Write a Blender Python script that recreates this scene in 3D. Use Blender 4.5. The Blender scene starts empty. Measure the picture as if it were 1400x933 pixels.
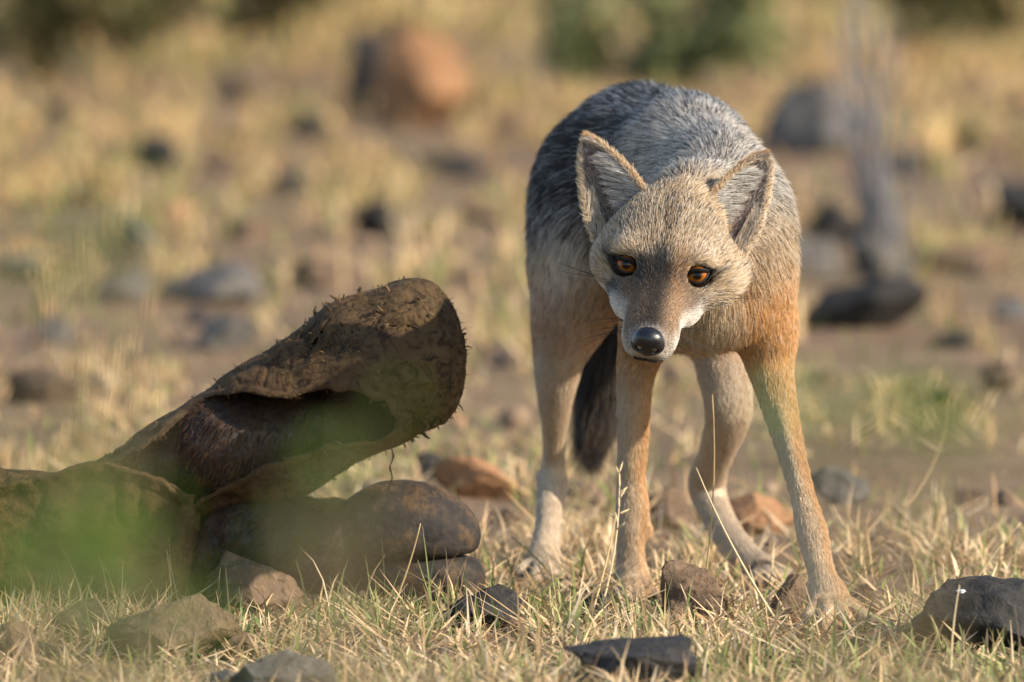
import bpy, math, random
import numpy as np
from mathutils import Vector, Matrix

rng = np.random.default_rng(7)
random.seed(7)
scene = bpy.context.scene
COL = scene.collection

# ------------------------------------------------------------------ camera
CAM_D, CAM_H, LENS = 12.0, 1.0, 500.0
FPX = 1400 * LENS / 36.0
PITCH = math.atan2(CAM_H, CAM_D) - math.atan((838 - 466.5) / FPX)
cam = bpy.data.cameras.new('camera')
cam_o = bpy.data.objects.new('camera', cam)
COL.objects.link(cam_o)
cam_o.location = (0, -CAM_D, CAM_H)
cam_o.rotation_euler = (math.pi / 2 - PITCH, 0, 0)
cam.lens = LENS
cam.sensor_width = 36
cam.clip_start = 0.5
cam.clip_end = 3000
cam.dof.use_dof = True
cam.dof.focus_distance = CAM_D - 0.2
cam.dof.aperture_fstop = 8.0
scene.camera = cam_o

# ------------------------------------------------------------------ light
SUN_EL = math.radians(30)
SUN_AZ = math.radians(112)          # clockwise from +Y (away from camera) towards +X
SUN = Vector((math.cos(SUN_EL) * math.sin(SUN_AZ), math.cos(SUN_EL) * math.cos(SUN_AZ), math.sin(SUN_EL)))
world = bpy.data.worlds.new('World')
scene.world = world
world.use_nodes = True
wn = world.node_tree
sky = wn.nodes.new('ShaderNodeTexSky')
sky.sky_type = 'NISHITA'
sky.sun_disc = False
sky.sun_elevation = SUN_EL
sky.sun_rotation = SUN_AZ
sky.altitude = 400
sky.air_density = 1.2
sky.dust_density = 1.0
wn.links.new(sky.outputs[0], wn.nodes['Background'].inputs[0])
wn.nodes['Background'].inputs[1].default_value = 0.135
sl = bpy.data.lights.new('sun', 'SUN')
sl.energy = 4.5
sl.angle = math.radians(0.6)
sl.color = (1.0, 0.885, 0.715)
so = bpy.data.objects.new('sun', sl)
COL.objects.link(so)
so.rotation_euler = SUN.to_track_quat('Z', 'Y').to_euler()
so.location = SUN * 20
vs = scene.view_settings
vs.view_transform = 'Standard'
vs.look = 'None'
vs.exposure = 0.98
vs.gamma = 1.0
scene.cycles.use_denoising = True
scene.cycles.max_bounces = 6
scene.cycles.transparent_max_bounces = 8
scene.cycles_curves.shape = 'RIBBONS'
scene.render.film_transparent = False

# ------------------------------------------------------------------ measuring helpers
CP, SP = math.cos(PITCH), math.sin(PITCH)


def q(px, py, Y):
    """point seen at photograph pixel (px, py), standing at depth Y"""
    a = (px - 700.0) / FPX
    b = -(py - 466.5) / FPX
    d = np.array([a, CP + b * SP, -SP + b * CP])
    t = (Y + CAM_D) / d[1]
    return np.array([d[0] * t, Y, CAM_H + d[2] * t])


def ppm(Y):
    return FPX / (CAM_D + Y)


def ground_Y(py):
    b = -(py - 466.5) / FPX
    d1, d2 = CP + b * SP, -SP + b * CP
    return -CAM_H / d2 * d1 - CAM_D


# ------------------------------------------------------------------ noise
def _hash(ix, iy, iz, seed):
    h = (ix.astype(np.uint32) * np.uint32(374761393) + iy.astype(np.uint32) * np.uint32(668265263)
         + iz.astype(np.uint32) * np.uint32(2147483647) + np.uint32(seed * 974711 + 13))
    h = (h ^ (h >> np.uint32(13))) * np.uint32(1274126177)
    h = (h ^ (h >> np.uint32(16))) * np.uint32(2246822519)
    return ((h ^ (h >> np.uint32(15))) & np.uint32(0xffffff)).astype(np.float32) / np.float32(0x7fffff) - 1.0


def noise(p, seed=0):
    p = np.asarray(p, np.float32)
    i = np.floor(p)
    f = p - i
    f = f * f * (3 - 2 * f)
    i = i.astype(np.int64)
    r = 0
    for dx in (0, 1):
        wx = f[..., 0] if dx else 1 - f[..., 0]
        for dy in (0, 1):
            wy = f[..., 1] if dy else 1 - f[..., 1]
            for dz in (0, 1):
                wz = f[..., 2] if dz else 1 - f[..., 2]
                r = r + wx * wy * wz * _hash(i[..., 0] + dx, i[..., 1] + dy, i[..., 2] + dz, seed)
    return r


def fbm(p, seed=0, octv=3, gain=0.5):
    p = np.asarray(p, np.float32)
    r, a = 0, 1.0
    for o in range(octv):
        r = r + a * noise(p * (2.03 ** o) + 17.3 * o, seed + o)
        a *= gain
    return r


def sstep(a, b, x):
    t = np.clip((x - a) / (b - a), 0, 1)
    return t * t * (3 - 2 * t)


def nrm(v):
    v = np.asarray(v, float)
    return v / np.maximum(np.linalg.norm(v, axis=-1, keepdims=True), 1e-9)


# ------------------------------------------------------------------ objects
ORIG = {}


def tag(o, label=None, cat=None, group=None, kind=None):
    if label: o['label'] = label
    if cat: o['category'] = cat
    if group: o['group'] = group
    if kind: o['kind'] = kind
    return o


def link(o, parent, origin):
    COL.objects.link(o)
    ORIG[o] = np.asarray(origin, float)
    if parent is not None:
        o.parent = parent
        o.location = ORIG[o] - ORIG[parent]
    else:
        o.location = ORIG[o]
    return o


def empty(name, loc):
    o = bpy.data.objects.new(name, None)
    o.empty_display_size = 0.05
    return link(o, None, loc)


def mesh_obj(name, V, F, mat, parent=None, origin=None, smooth=True, color=None, attrs=None):
    V = np.asarray(V, np.float64)
    if origin is None:
        origin = ORIG[parent] if parent is not None else (0, 0, 0)
    me = bpy.data.meshes.new(name)
    W = (V - np.asarray(origin, float)).astype(np.float32)
    if isinstance(F, np.ndarray):
        k = F.shape[1]
        me.vertices.add(len(W))
        me.vertices.foreach_set('co', W.ravel())
        me.loops.add(F.size)
        me.loops.foreach_set('vertex_index', F.astype(np.int32).ravel())
        me.polygons.add(len(F))
        me.polygons.foreach_set('loop_start', np.arange(0, F.size, k, dtype=np.int32))
        me.update(calc_edges=True)
        me.validate()
    else:
        me.from_pydata(W.tolist(), [], F)
    if smooth:
        me.polygons.foreach_set('use_smooth', np.ones(len(me.polygons), bool))
    if color is not None:
        a = me.color_attributes.new('col', 'FLOAT_COLOR', 'POINT')
        c = np.ones((len(W), 4), np.float32)
        c[:, :3] = color
        a.data.foreach_set('color', c.ravel())
    if mat: me.materials.append(mat)
    o = bpy.data.objects.new(name, me)
    return link(o, parent, origin)


def hair_obj(name, P, R, C, mat, parent=None, origin=None):
    """P (n,k,3) points, R (n,k) radii, C (n,k,3) colours"""
    n, k = P.shape[:2]
    if origin is None:
        origin = ORIG[parent] if parent is not None else (0, 0, 0)
    cu = bpy.data.hair_curves.new(name)
    cu.add_curves([k] * n)
    cu.attributes['position'].data.foreach_set('vector', (P - np.asarray(origin)).astype(np.float32).ravel())
    ra = cu.attributes.get('radius') or cu.attributes.new('radius', 'FLOAT', 'POINT')
    ra.data.foreach_set('value', R.astype(np.float32).ravel())
    ca = cu.attributes.new('col', 'FLOAT_COLOR', 'POINT')
    cc = np.ones((n, k, 4), np.float32)
    cc[..., :3] = C
    ca.data.foreach_set('color', cc.ravel())
    cu.materials.append(mat)
    o = bpy.data.objects.new(name, cu)
    return link(o, parent, origin)


# ------------------------------------------------------------------ signed distance modelling
class Field:
    def __init__(s, lo, hi, h):
        s.lo, s.h = np.asarray(lo, float), h
        s.n = np.ceil((np.asarray(hi) - s.lo) / h).astype(int) + 1
        s.f = np.full(s.n, 1.0, np.float32)
        s.ax = [(s.lo[i] + h * np.arange(s.n[i])).astype(np.float32) for i in range(3)]

    def box(s, lo, hi):
        a = np.clip(np.floor((np.asarray(lo) - s.lo) / s.h).astype(int), 0, s.n)
        b = np.clip(np.ceil((np.asarray(hi) - s.lo) / s.h).astype(int) + 1, 0, s.n)
        sl_ = tuple(slice(a[i], b[i]) for i in range(3))
        g = np.stack(np.meshgrid(*[s.ax[i][sl_[i]] for i in range(3)], indexing='ij'), -1)
        return sl_, g

    def add(s, pr, k=None):
        k = pr['k'] if k is None else k
        m = k + 3 * s.h
        sl_, g = s.box(pr['lo'] - m, pr['hi'] + m)
        if g.size == 0: return
        d = pr['f'](g)
        s.f[sl_] = smin(s.f[sl_], d, k)

    def sub(s, pr, k):
        m = k + 3 * s.h
        sl_, g = s.box(pr['lo'] - m, pr['hi'] + m)
        if g.size == 0: return
        s.f[sl_] = -smin(-s.f[sl_], pr['f'](g), k)

    def disp(s, fn, w):
        """push the surface out by fn(points), worked out only near the surface"""
        ix = np.nonzero(np.abs(s.f) < w)
        p = np.stack([s.ax[i][ix[i]] for i in range(3)], -1)
        s.f[ix] -= fn(p).astype(np.float32)

    def mesh(s):
        f = s.f
        S = f < 0
        n = s.n
        cnt = np.zeros(n - 1, np.int8)
        for c in np.ndindex(2, 2, 2):
            cnt += S[c[0]:n[0] - 1 + c[0], c[1]:n[1] - 1 + c[1], c[2]:n[2] - 1 + c[2]]
        act = np.argwhere((cnt > 0) & (cnt < 8))
        idx = np.full(n - 1, -1, np.int64)
        idx[act[:, 0], act[:, 1], act[:, 2]] = np.arange(len(act))
        acc = np.zeros((len(act), 3))
        num = np.zeros(len(act))
        for c in np.ndindex(2, 2, 2):
            for a in range(3):
                if c[a]: continue
                e = np.array(c)
                e2 = e.copy(); e2[a] = 1
                A = act + e; B = act + e2
                fa = f[A[:, 0], A[:, 1], A[:, 2]]; fb = f[B[:, 0], B[:, 1], B[:, 2]]
                m = (fa < 0) != (fb < 0)
                t = fa[m] / (fa[m] - fb[m])
                p = A[m].astype(float)
                p[:, a] += t
                acc[m] += p
                num[m] += 1
        V = acc / num[:, None] * s.h + s.lo
        quads = []
        for a in range(3):
            b, c = (a + 1) % 3, (a + 2) % 3
            s0 = [slice(None)] * 3; s1 = [slice(None)] * 3
            s0[a] = slice(0, -1); s1[a] = slice(1, None)
            A = S[tuple(s0)]; B = S[tuple(s1)]
            e = np.argwhere(A != B)
            ok = (e[:, b] > 0) & (e[:, c] > 0) & (e[:, b] < n[b] - 1) & (e[:, c] < n[c] - 1)
            e = e[ok]
            flip = A[e[:, 0], e[:, 1], e[:, 2]]
            o = np.zeros(3, int)
            def at(db, dc):
                o = e.copy(); o[:, b] += db; o[:, c] += dc
                return idx[o[:, 0], o[:, 1], o[:, 2]]
            qd = np.stack([at(-1, -1), at(0, -1), at(0, 0), at(-1, 0)], 1)
            qd[~flip] = qd[~flip][:, ::-1]
            quads.append(qd)
        Q = np.concatenate(quads)
        return V, Q[(Q >= 0).all(1)]


def smin(a, b, k):
    if k <= 0: return np.minimum(a, b)
    h = np.maximum(k - np.abs(a - b), 0) / k
    return np.minimum(a, b) - h * h * k * 0.25


def ell(c, r, rot=None, k=0.02, **kw):
    c = np.asarray(c, np.float32); r = np.asarray(r, np.float32)
    M = None if rot is None else np.asarray(rot, np.float32)     # rows are local axes
    def f(p):
        d = p - c
        if M is not None: d = d @ M.T
        k0 = np.sqrt(((d / r) ** 2).sum(-1)); k1 = np.sqrt(((d / (r * r)) ** 2).sum(-1))
        return k0 * (k0 - 1) / np.maximum(k1, 1e-6)
    R = r.max() if M is not None else r
    return dict(f=f, lo=c - R, hi=c + R, k=k, **kw)


def cone(a, b, ra, rb, k=0.015, **kw):
    a = np.asarray(a, np.float32); b = np.asarray(b, np.float32)
    ba = b - a; L2 = float((ba ** 2).sum())
    def f(p):
        d = p - a
        h = np.clip((d @ ba) / L2, 0, 1)
        return np.sqrt(((d - h[..., None] * ba) ** 2).sum(-1)) - (ra + (rb - ra) * h)
    R = max(ra, rb)
    return dict(f=f, lo=np.minimum(a, b) - R, hi=np.maximum(a, b) + R, k=k, **kw)


def poly2d(P2, X, Z):
    """signed distance to a polygon in the plane"""
    P2 = np.asarray(P2, float)
    d = np.full(X.shape, 1e9); ins = np.zeros(X.shape, bool)
    n = len(P2)
    for i in range(n):
        a, b = P2[i], P2[(i + 1) % n]
        e = b - a
        wx, wz = X - a[0], Z - a[1]
        t = np.clip((wx * e[0] + wz * e[1]) / (e @ e), 0, 1)
        d = np.minimum(d, (wx - e[0] * t) ** 2 + (wz - e[1] * t) ** 2)
        c = (a[1] <= Z) != (b[1] <= Z)
        with np.errstate(divide='ignore', invalid='ignore'):
            xi = a[0] + (Z - a[1]) / (e[1] if e[1] else 1e-9) * e[0]
        ins ^= c & (X < xi)
    d = np.sqrt(d)
    return np.where(ins, -d, d)


def vnormals(V, F):
    N = np.zeros_like(V)
    a = V[F[:, 1]] - V[F[:, 0]]; b = V[F[:, 2]] - V[F[:, 0]]
    fn = np.cross(a, b)
    for i in range(F.shape[1]):
        np.add.at(N, F[:, i], fn)
    return nrm(N)


# ------------------------------------------------------------------ materials
class M:
    def __init__(s, name):
        s.m = bpy.data.materials.new(name)
        s.m.use_nodes = True
        s.t = s.m.node_tree
        s.b = s.t.nodes['Principled BSDF']
        s.out = s.t.nodes['Material Output']

    def n(s, typ, **kw):
        x = s.t.nodes.new(typ)
        for k, v in kw.items():
            if k.startswith('i_'):
                x.inputs[k[2:].replace('_', ' ')].default_value = v
            else:
                setattr(x, k, v)
        return x

    def l(s, a, b):
        s.t.links.new(a, b)

    def noise(s, scale, detail=5, rough=0.55, coord='Object', dist=0.0):
        tc = s.n('ShaderNodeTexCoord')
        x = s.n('ShaderNodeTexNoise')
        x.inputs['Scale'].default_value = scale
        x.inputs['Detail'].default_value = detail
        x.inputs['Roughness'].default_value = rough
        x.inputs['Distortion'].default_value = dist
        s.l(tc.outputs[coord], x.inputs['Vector'])
        return x.outputs['Fac']

    def ramp(s, fac, stops):
        x = s.n('ShaderNodeValToRGB')
        e = x.color_ramp.elements
        while len(e) > len(stops): e.remove(e[-1])
        while len(e) < len(stops): e.new(0.5)
        for el, (p, c) in zip(e, stops):
            el.position = p
            el.color = (*c, 1) if not np.isscalar(c) else (c, c, c, 1)
        s.l(fac, x.inputs[0])
        return x.outputs[0]

    def mix(s, fac, a, b, mode='MIX'):
        x = s.n('ShaderNodeMix', data_type='RGBA', blend_type=mode)
        for sock, v in ((x.inputs[0], fac), (x.inputs[6], a), (x.inputs[7], b)):
            if isinstance(v, bpy.types.NodeSocket): s.l(v, sock)
            elif sock == x.inputs[0]: sock.default_value = v
            else: sock.default_value = (*v, 1)
        return x.outputs[2]

    def bump(s, h, strength=0.5, dist=0.01, normal=None):
        x = s.n('ShaderNodeBump')
        x.inputs['Strength'].default_value = strength
        x.inputs['Distance'].default_value = dist
        s.l(h, x.inputs['Height'])
        if normal is not None: s.l(normal, x.inputs['Normal'])
        return x.outputs[0]

    def set(s, col=None, rough=0.8, spec=0.3, normal=None, **kw):
        if col is not None:
            if isinstance(col, bpy.types.NodeSocket): s.l(col, s.b.inputs['Base Color'])
            else: s.b.inputs['Base Color'].default_value = (*col, 1)
        if isinstance(rough, bpy.types.NodeSocket): s.l(rough, s.b.inputs['Roughness'])
        else: s.b.inputs['Roughness'].default_value = rough
        s.b.inputs['Specular IOR Level'].default_value = spec
        if normal is not None: s.l(normal, s.b.inputs['Normal'])
        for k, v in kw.items():
            s.b.inputs[k.replace('_', ' ')].default_value = v
        return s.m


def attr_mat(name, rough=0.6, spec=0.25, trans=0.0):
    m = M(name)
    a = m.n('ShaderNodeAttribute', attribute_name='col')
    m.set(a.outputs['Color'], rough, spec)
    if trans:
        t = m.n('ShaderNodeBsdfTranslucent')
        m.l(a.outputs['Color'], t.inputs['Color'])
        x = m.n('ShaderNodeMixShader')
        x.inputs[0].default_value = trans
        m.l(m.b.outputs[0], x.inputs[1]); m.l(t.outputs[0], x.inputs[2])
        m.l(x.outputs[0], m.out.inputs['Surface'])
    return m.m


MAT_GRASS = attr_mat('grass_blades', 0.6, 0.25, 0.22)
MAT_LEAF = attr_mat('leaf', 0.5, 0.3, 0.45)
MAT_FUR = attr_mat('fur', 0.45, 0.3, 0.22)
MAT_DEAD = attr_mat('dead_hair', 0.8, 0.08)
MAT_SKIN = attr_mat('undercoat', 0.9, 0.1)


def soil_mat():
    m = M('soil')
    a = m.noise(6, 6, 0.6)
    b = m.noise(90, 5, 0.65)
    c = m.noise(0.6, 3, 0.5)
    col = m.ramp(a, [(0.3, (0.085, 0.052, 0.032)), (0.55, (0.225, 0.142, 0.092)), (0.75, (0.34, 0.235, 0.158))])
    col = m.mix(m.ramp(c, [(0.4, 0.0), (0.62, 1.0)]), col, (0.22, 0.155, 0.085))
    col = m.mix(m.ramp(b, [(0.35, 0.55), (0.7, 0.0)]), col, (0.085, 0.06, 0.042))
    n = m.bump(b, 0.9, 0.006)
    n = m.bump(m.noise(400, 3, 0.6), 0.6, 0.002, n)
    return m.set(col, 0.95, 0.1, n)


def rock_mat(name, dark, mid, dust, dust_lo=0.5, dust_hi=0.68, rough=0.8):
    m = M(name)
    a = m.noise(14, 8, 0.62)
    b = m.noise(5.5, 4, 0.55, dist=0.6)
    c = m.noise(120, 5, 0.7)
    col = m.ramp(a, [(0.3, dark), (0.68, mid)])
    col = m.mix(m.ramp(b, [(dust_lo, 0.0), (dust_hi, 0.85)]), col, dust)
    col = m.mix(m.ramp(c, [(0.56, 0.0), (0.72, 0.45)]), col, tuple(min(1, x * 1.9 + 0.03) for x in mid))
    n = m.bump(a, 0.9, 0.016)
    n = m.bump(m.noise(45, 6, .65), 0.8, 0.006, n)
    n = m.bump(c, 0.7, 0.003, n)
    return m.set(col, rough, 0.3, n)


# ------------------------------------------------------------------ ground
def gz(x, y):
    x = np.asarray(x, float); y = np.asarray(y, float)
    p = np.stack([x, y, np.zeros_like(x)], -1)
    near = np.exp(-((x - 0.1) ** 2 + (y - 0.1) ** 2) / 0.5)
    far = sstep(1.5, 8, np.hypot(x, y))
    h = noise(p * 3.5, 3) * 0.012 * (1 - 0.75 * near) + noise(p * 14, 4) * 0.005 * (1 - 0.5 * near)
    h = h + far * (noise(p * 0.45, 5) * 0.05) + sstep(14, 200, np.hypot(x, y)) * noise(p * 0.02, 6) * 2.0
    return h


def grow(start, step, end, fac):
    r = [start]
    while r[-1] < end:
        step *= fac
        r.append(r[-1] + step)
    return r


gx = np.arange(-1.4, 1.401, 0.02)
tail = np.array(grow(1.4, 0.02, 900, 1.12)[1:])
gx = np.concatenate([-tail[::-1], gx, tail])
gy = np.arange(-1.4, 3.0, 0.02)
gy = np.concatenate([-np.array(grow(1.4, 0.02, 900, 1.12)[1:])[::-1], gy, np.array(grow(3.0, 0.02, 1500, 1.035))])
XX, YY = np.meshgrid(gx, gy, indexing='ij')
GV = np.stack([XX, YY, gz(XX, YY)], -1).reshape(-1, 3)
ny = len(gy)
ii = (np.arange(len(gx) - 1)[:, None] * ny + np.arange(ny - 1)[None]).ravel()
GF = np.stack([ii, ii + ny, ii + ny + 1, ii + 1], 1)
ground = mesh_obj('ground', GV, GF, soil_mat())
tag(ground, 'dry brown stony soil under sparse grass', None, None, 'structure')

# ------------------------------------------------------------------ rocks
ROCKM = {
    'basalt': rock_mat('rock_basalt', (0.009, 0.008, 0.008), (0.034, 0.030, 0.027), (0.085, 0.062, 0.043), 0.54, 0.78),
    'grey': rock_mat('rock_grey', (0.05, 0.045, 0.04), (0.14, 0.125, 0.11), (0.2, 0.155, 0.12), 0.5, 0.72),
    'brown': rock_mat('rock_brown', (0.055, 0.036, 0.023), (0.17, 0.11, 0.068), (0.28, 0.175, 0.098), 0.45, 0.68),
    'rust': rock_mat('rock_rust', (0.17, 0.082, 0.038), (0.31, 0.165, 0.08), (0.36, 0.19, 0.09), 0.42, 0.66, 0.9),
}


def ico(sub):
    import bmesh
    bm = bmesh.new()
    bmesh.ops.create_icosphere(bm, subdivisions=sub, radius=1)
    V = np.array([v.co[:] for v in bm.verts]); F = np.array([[v.index for v in f.verts] for f in bm.faces])
    bm.free()
    return V, F


ICO = {s: ico(s) for s in (3, 4, 5)}
ROCK_SPOTS = []


def rock(cx, yb, w, h, mat, label, seed, depth=0.9, cuts=18, flat=0.7, sub=4, group=None, rz=None, dz=0.0, name='stone'):
    Y = ground_Y(yb - h * 0.12)
    s = 1 / ppm(Y)
    W, H = w * s, h * s
    D = W * depth
    r = np.random.default_rng(seed)
    V, F = ICO[sub]
    V = V.copy()
    for i in range(cuts):
        n = r.normal(size=3); n[2] *= 0.8
        n /= np.linalg.norm(n)
        t = r.uniform(0.40, 0.74)
        d = V @ n - t
        V = V - np.outer(np.maximum(d, 0), n)
    if seed in (11, 14):
        nn = nrm(np.array([-.06, -.12, 1.0])); V = V - np.outer(np.maximum(V @ nn - .26, 0), nn)
    V += nrm(V) * (fbm(V * 2.6 + seed, seed, 4, 0.55) * 0.06)[:, None]
    V += nrm(V) * (fbm(V * 11 + seed, seed + 9, 3, 0.65) * 0.024)[:, None]
    a = r.uniform(0, 6.28) if rz is None else rz
    c_, s_ = math.cos(a), math.sin(a)
    V = V @ np.array([[c_, s_, 0], [-s_, c_, 0], [0, 0, 1]])
    lo, hi = V.min(0), V.max(0)
    V = (V - (lo + hi) / 2) / (hi - lo)
    Hb = H * 1.35                                  # a part is buried in the ground
    V = V * np.array([W, D, Hb])
    x = (cx - 700) * s
    yc = Y + D * 0.28
    z0 = float(gz(x, yc))
    zc = z0 + H - Hb / 2 + dz
    o = mesh_obj(name, V + np.array([x, yc, zc]), F, ROCKM[mat], None, (x, yc, z0))
    tag(o, label, 'rock', group)
    ROCK_SPOTS.append((x, yc, W * 0.46, D * 0.46, Y))
    return o


ROCKS = [
    # cx, yb, w, h, mat, label
    (1340, 908, 205, 96, 'basalt', 'large black angular rock with a white dropping on top', 11, .8),
    (950, 862, 94, 86, 'brown', 'brown speckled stone between the two front paws of the jackal', 12, .8),
    (655, 872, 118, 66, 'basalt', 'small dark stone lying against the tip of the hoof', 13, .9),
    (862, 960, 188, 72, 'basalt', 'low dark flat stone in the grass ahead of the front paws', 14, .7),
    (1083, 846, 58, 62, 'brown', 'small dark brown stone touching the jackal\'s outstretched front paw', 15, .9),
    (1182, 832, 62, 36, 'brown', 'little brown stone just behind the outstretched front paw', 16, .9),
    (650, 704, 116, 58, 'rust', 'orange angular stone behind the hoof', 57, .6),
    (594, 660, 54, 38, 'basalt', 'small black stone beside the orange stone behind the hoof', 18, .9),
    (1038, 730, 112, 56, 'rust', 'flat orange stone behind the jackal\'s bent hind leg', 59, .6),
    (1150, 694, 88, 56, 'grey', 'grey-brown stone on bare soil behind the outstretched front leg', 20, .8),
    (916, 730, 66, 54, 'brown', 'brown stone seen between the front leg and bent hind leg', 21, .9),
    (345, 856, 165, 95, 'brown', 'rounded brown stone propping up the carcass beside the hoof', 22, .8),
    (238, 908, 190, 88, 'brown', 'wide reddish brown stone in front of the hide', 23, .7),
    (385, 972, 150, 88, 'grey', 'grey peaked stone in the grass ahead of the carcass', 24, .8),
    (18, 912, 80, 62, 'brown', 'pale brown stone at the far end of the hide away from the jackal', 25, .8),
    (116, 880, 96, 60, 'brown', 'tan stone tucked under the bulging end of the hide', 26, .8),
    (578, 182, 135, 150, 'rust', 'big orange boulder with one dark shaded side', 27, .9),
    (512, 165, 84, 118, 'basalt', 'added dark rock standing in for the shaded side of the big orange boulder', 47, .9),  # added rock, its dark colour stands in for the boulder's shaded side
    (215, 240, 62, 54, 'basalt', 'lone dark blue-grey stone standing in golden grass', 28, .9),
    (515, 330, 74, 54, 'basalt', 'black stone in the dry grass below the orange boulder', 29, .9),
    (620, 254, 90, 36, 'basalt', 'long low dark stone between boulder and black stone', 30, .7),
    (186, 342, 56, 44, 'grey', 'small squarish grey stone behind the hide', 31, .9),
    (285, 418, 145, 55, 'grey', 'wide peaked grey stone behind the hide', 32, .7),
    (165, 420, 84, 44, 'grey', 'dull grey stone next to the wide peaked stone', 33, .8),
    (452, 394, 116, 44, 'brown', 'low brown stone just behind the raised end of the hide', 34, .7),
    (1112, 236, 170, 108, 'grey', 'large dark boulder behind the jackal\'s shoulder', 135, .8),
    (1142, 348, 88, 64, 'basalt', 'black upright stone among the stones by the dry twigs', 36, .9),
    (1112, 380, 88, 54, 'grey', 'pale grey stone in front of the black upright stone', 37, .8),
    (1182, 460, 180, 72, 'basalt', 'long dark slab lying on bare ground behind the jackal', 138, .6),
    (1208, 388, 92, 58, 'grey', 'blue-grey stone at the foot of the dry twigs', 39, .8),
    (1322, 380, 136, 42, 'brown', 'long low brown stone beyond the bare soil', 40, .6),
    (1394, 328, 66, 62, 'basalt', 'black stone past the long low brown stone', 41, .9),
    (1368, 548, 56, 42, 'brown', 'dark brown stone alone on the bare soil', 42, .9),
    (305, 494, 78, 46, 'grey', 'pale arched grey stone near the top of the hide', 43, .7),
    (300, 244, 60, 28, 'brown', 'tiny brown stone near the lone blue-grey stone', 44, .8),
    (1330, 690, 46, 26, 'brown', 'small flat brown stone sunk in the bare soil', 45, .8),
    (60, 560, 110, 50, 'brown', 'low brown stone in grass beyond the far end of the hide', 46, .7),
]
for c in ROCKS:
    rock(c[0], c[1], c[2], c[3], c[4], c[5], c[6], c[7], sub=5 if c[1] > 640 else 4)

big = bpy.data.objects['stone']
bw = np.array([v.co[:] for v in big.data.vertices]) + np.array(big.location)
tgt = q(1311, 803, bw[:, 1].mean())
up = bw[bw[:, 2] > np.percentile(bw[:, 2], 70)]
hit = up[np.argmin(np.abs(up[:, 0] - tgt[0]) + .35 * np.abs(up[:, 1] - up[:, 1].min()))]
WHITE = M('white_dropping').set((.5, .5, .49), .8, .2)
dv, df_ = ICO[3]
dv = dv * np.array([.0042, .0060, .0014]) * (1 + .45 * noise(dv * 2.2, 400))[:, None]
mesh_obj('dropping', dv + hit + np.array([0, .004, .0005]), df_, WHITE, big)
SMALL = ['small brown half-buried stone past the dark stone at the hoof tip', 'dark half-buried stone at the toes of the straight front leg',
         'tiny brown stone ahead of the speckled stone between the front paws', 'low brown half-buried stone ahead of the outstretched front paw',
         'tiny brown stone beside the low dark flat stone', 'small brown stone between the outstretched paw and the large black rock',
         'small brown half-buried stone in grass ahead of the cloven hoof', 'small brown stone behind the straight front leg',
         'flat brown stone at the near edge of the bare soil', 'flat brown stone on bare soil behind the large black rock',
         'small brown stone between the orange angular stone and the straight hind paw', 'small brown stone close behind the outstretched front leg']
MORE = ['small brown stone in grass ahead of the pale brown stone', 'flat brown stone ahead of the tan stone under the hide', 'small grey stone beside the grey peaked stone',
        'small brown stone ahead of the pastern of the dead leg', 'dark small stone beside the pale brown stone at the hide end', 'small dark stone wedged by the wide reddish brown stone',
        'small brown stone between reddish brown stone and rounded brown stone', 'little brown stone below the hoof in the grass']
for i, (cx, yb, w, h, mt) in enumerate([(66, 948, 70, 40, 'brown'), (140, 930, 80, 30, 'brown'), (300, 946, 70, 36, 'grey'), (455, 900, 50, 26, 'brown'),
                                        (62, 905, 50, 34, 'basalt'), (165, 895, 50, 40, 'basalt'), (330, 900, 66, 40, 'brown'), (500, 880, 48, 26, 'brown')]):
    rock(cx, yb, w, h, mt, MORE[i], 500 + i, .9, group='small stones in front of the carcass')
LOOSE = ['grey stone in grass past the low brown stone by the hide', 'dark stone in grass beside the black stone under the boulder',
         'small brown stone near the squarish grey stone', 'flat brown stone between squarish grey stone and black stone',
         'low brown stone on bare ground beside the jackal\'s flank', 'flat grey stone behind the raised end of the hide',
         'broad grey stone past the dull grey stone', 'small brown stone in grass close to the jackal\'s rump',
         'dark stone in grass in front of the orange boulder', 'dark stone in grass beyond the tiny brown stone',
         'brown stone in front of the olive brown bush', 'brown stone in grass between boulder and the jackal\'s back',
         'dark stone on soil past the long dark slab', 'dark stone in grass past the dry twigs',
         'flat brown stone in grass beyond the dry twigs', 'tiny brown stone on soil near the dark brown stone',
         'grey stone on soil past the long dark slab', 'small brown stone close behind the jackal\'s shoulder',
         'tiny brown stone behind the top of the hide', 'tiny brown stone in grass between hide and jackal']
for i, (cx, yb, w, h, mt) in enumerate([(705, 868, 62, 28, 'brown'), (815, 842, 60, 34, 'basalt'), (1010, 884, 40, 22, 'brown'), (1075, 905, 56, 26, 'brown'),
                                        (745, 905, 44, 22, 'brown'), (1190, 868, 40, 24, 'brown'), (600, 905, 46, 20, 'brown'), (880, 745, 42, 24, 'brown'),
                                        (1215, 760, 60, 22, 'brown'), (1385, 690, 60, 24, 'brown'), (700, 720, 44, 22, 'brown'), (1130, 760, 48, 24, 'brown')]):
    rock(cx, yb, w, h, mt, SMALL[i], 200 + i, .9, group='small half-buried stones around the jackal')
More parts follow.
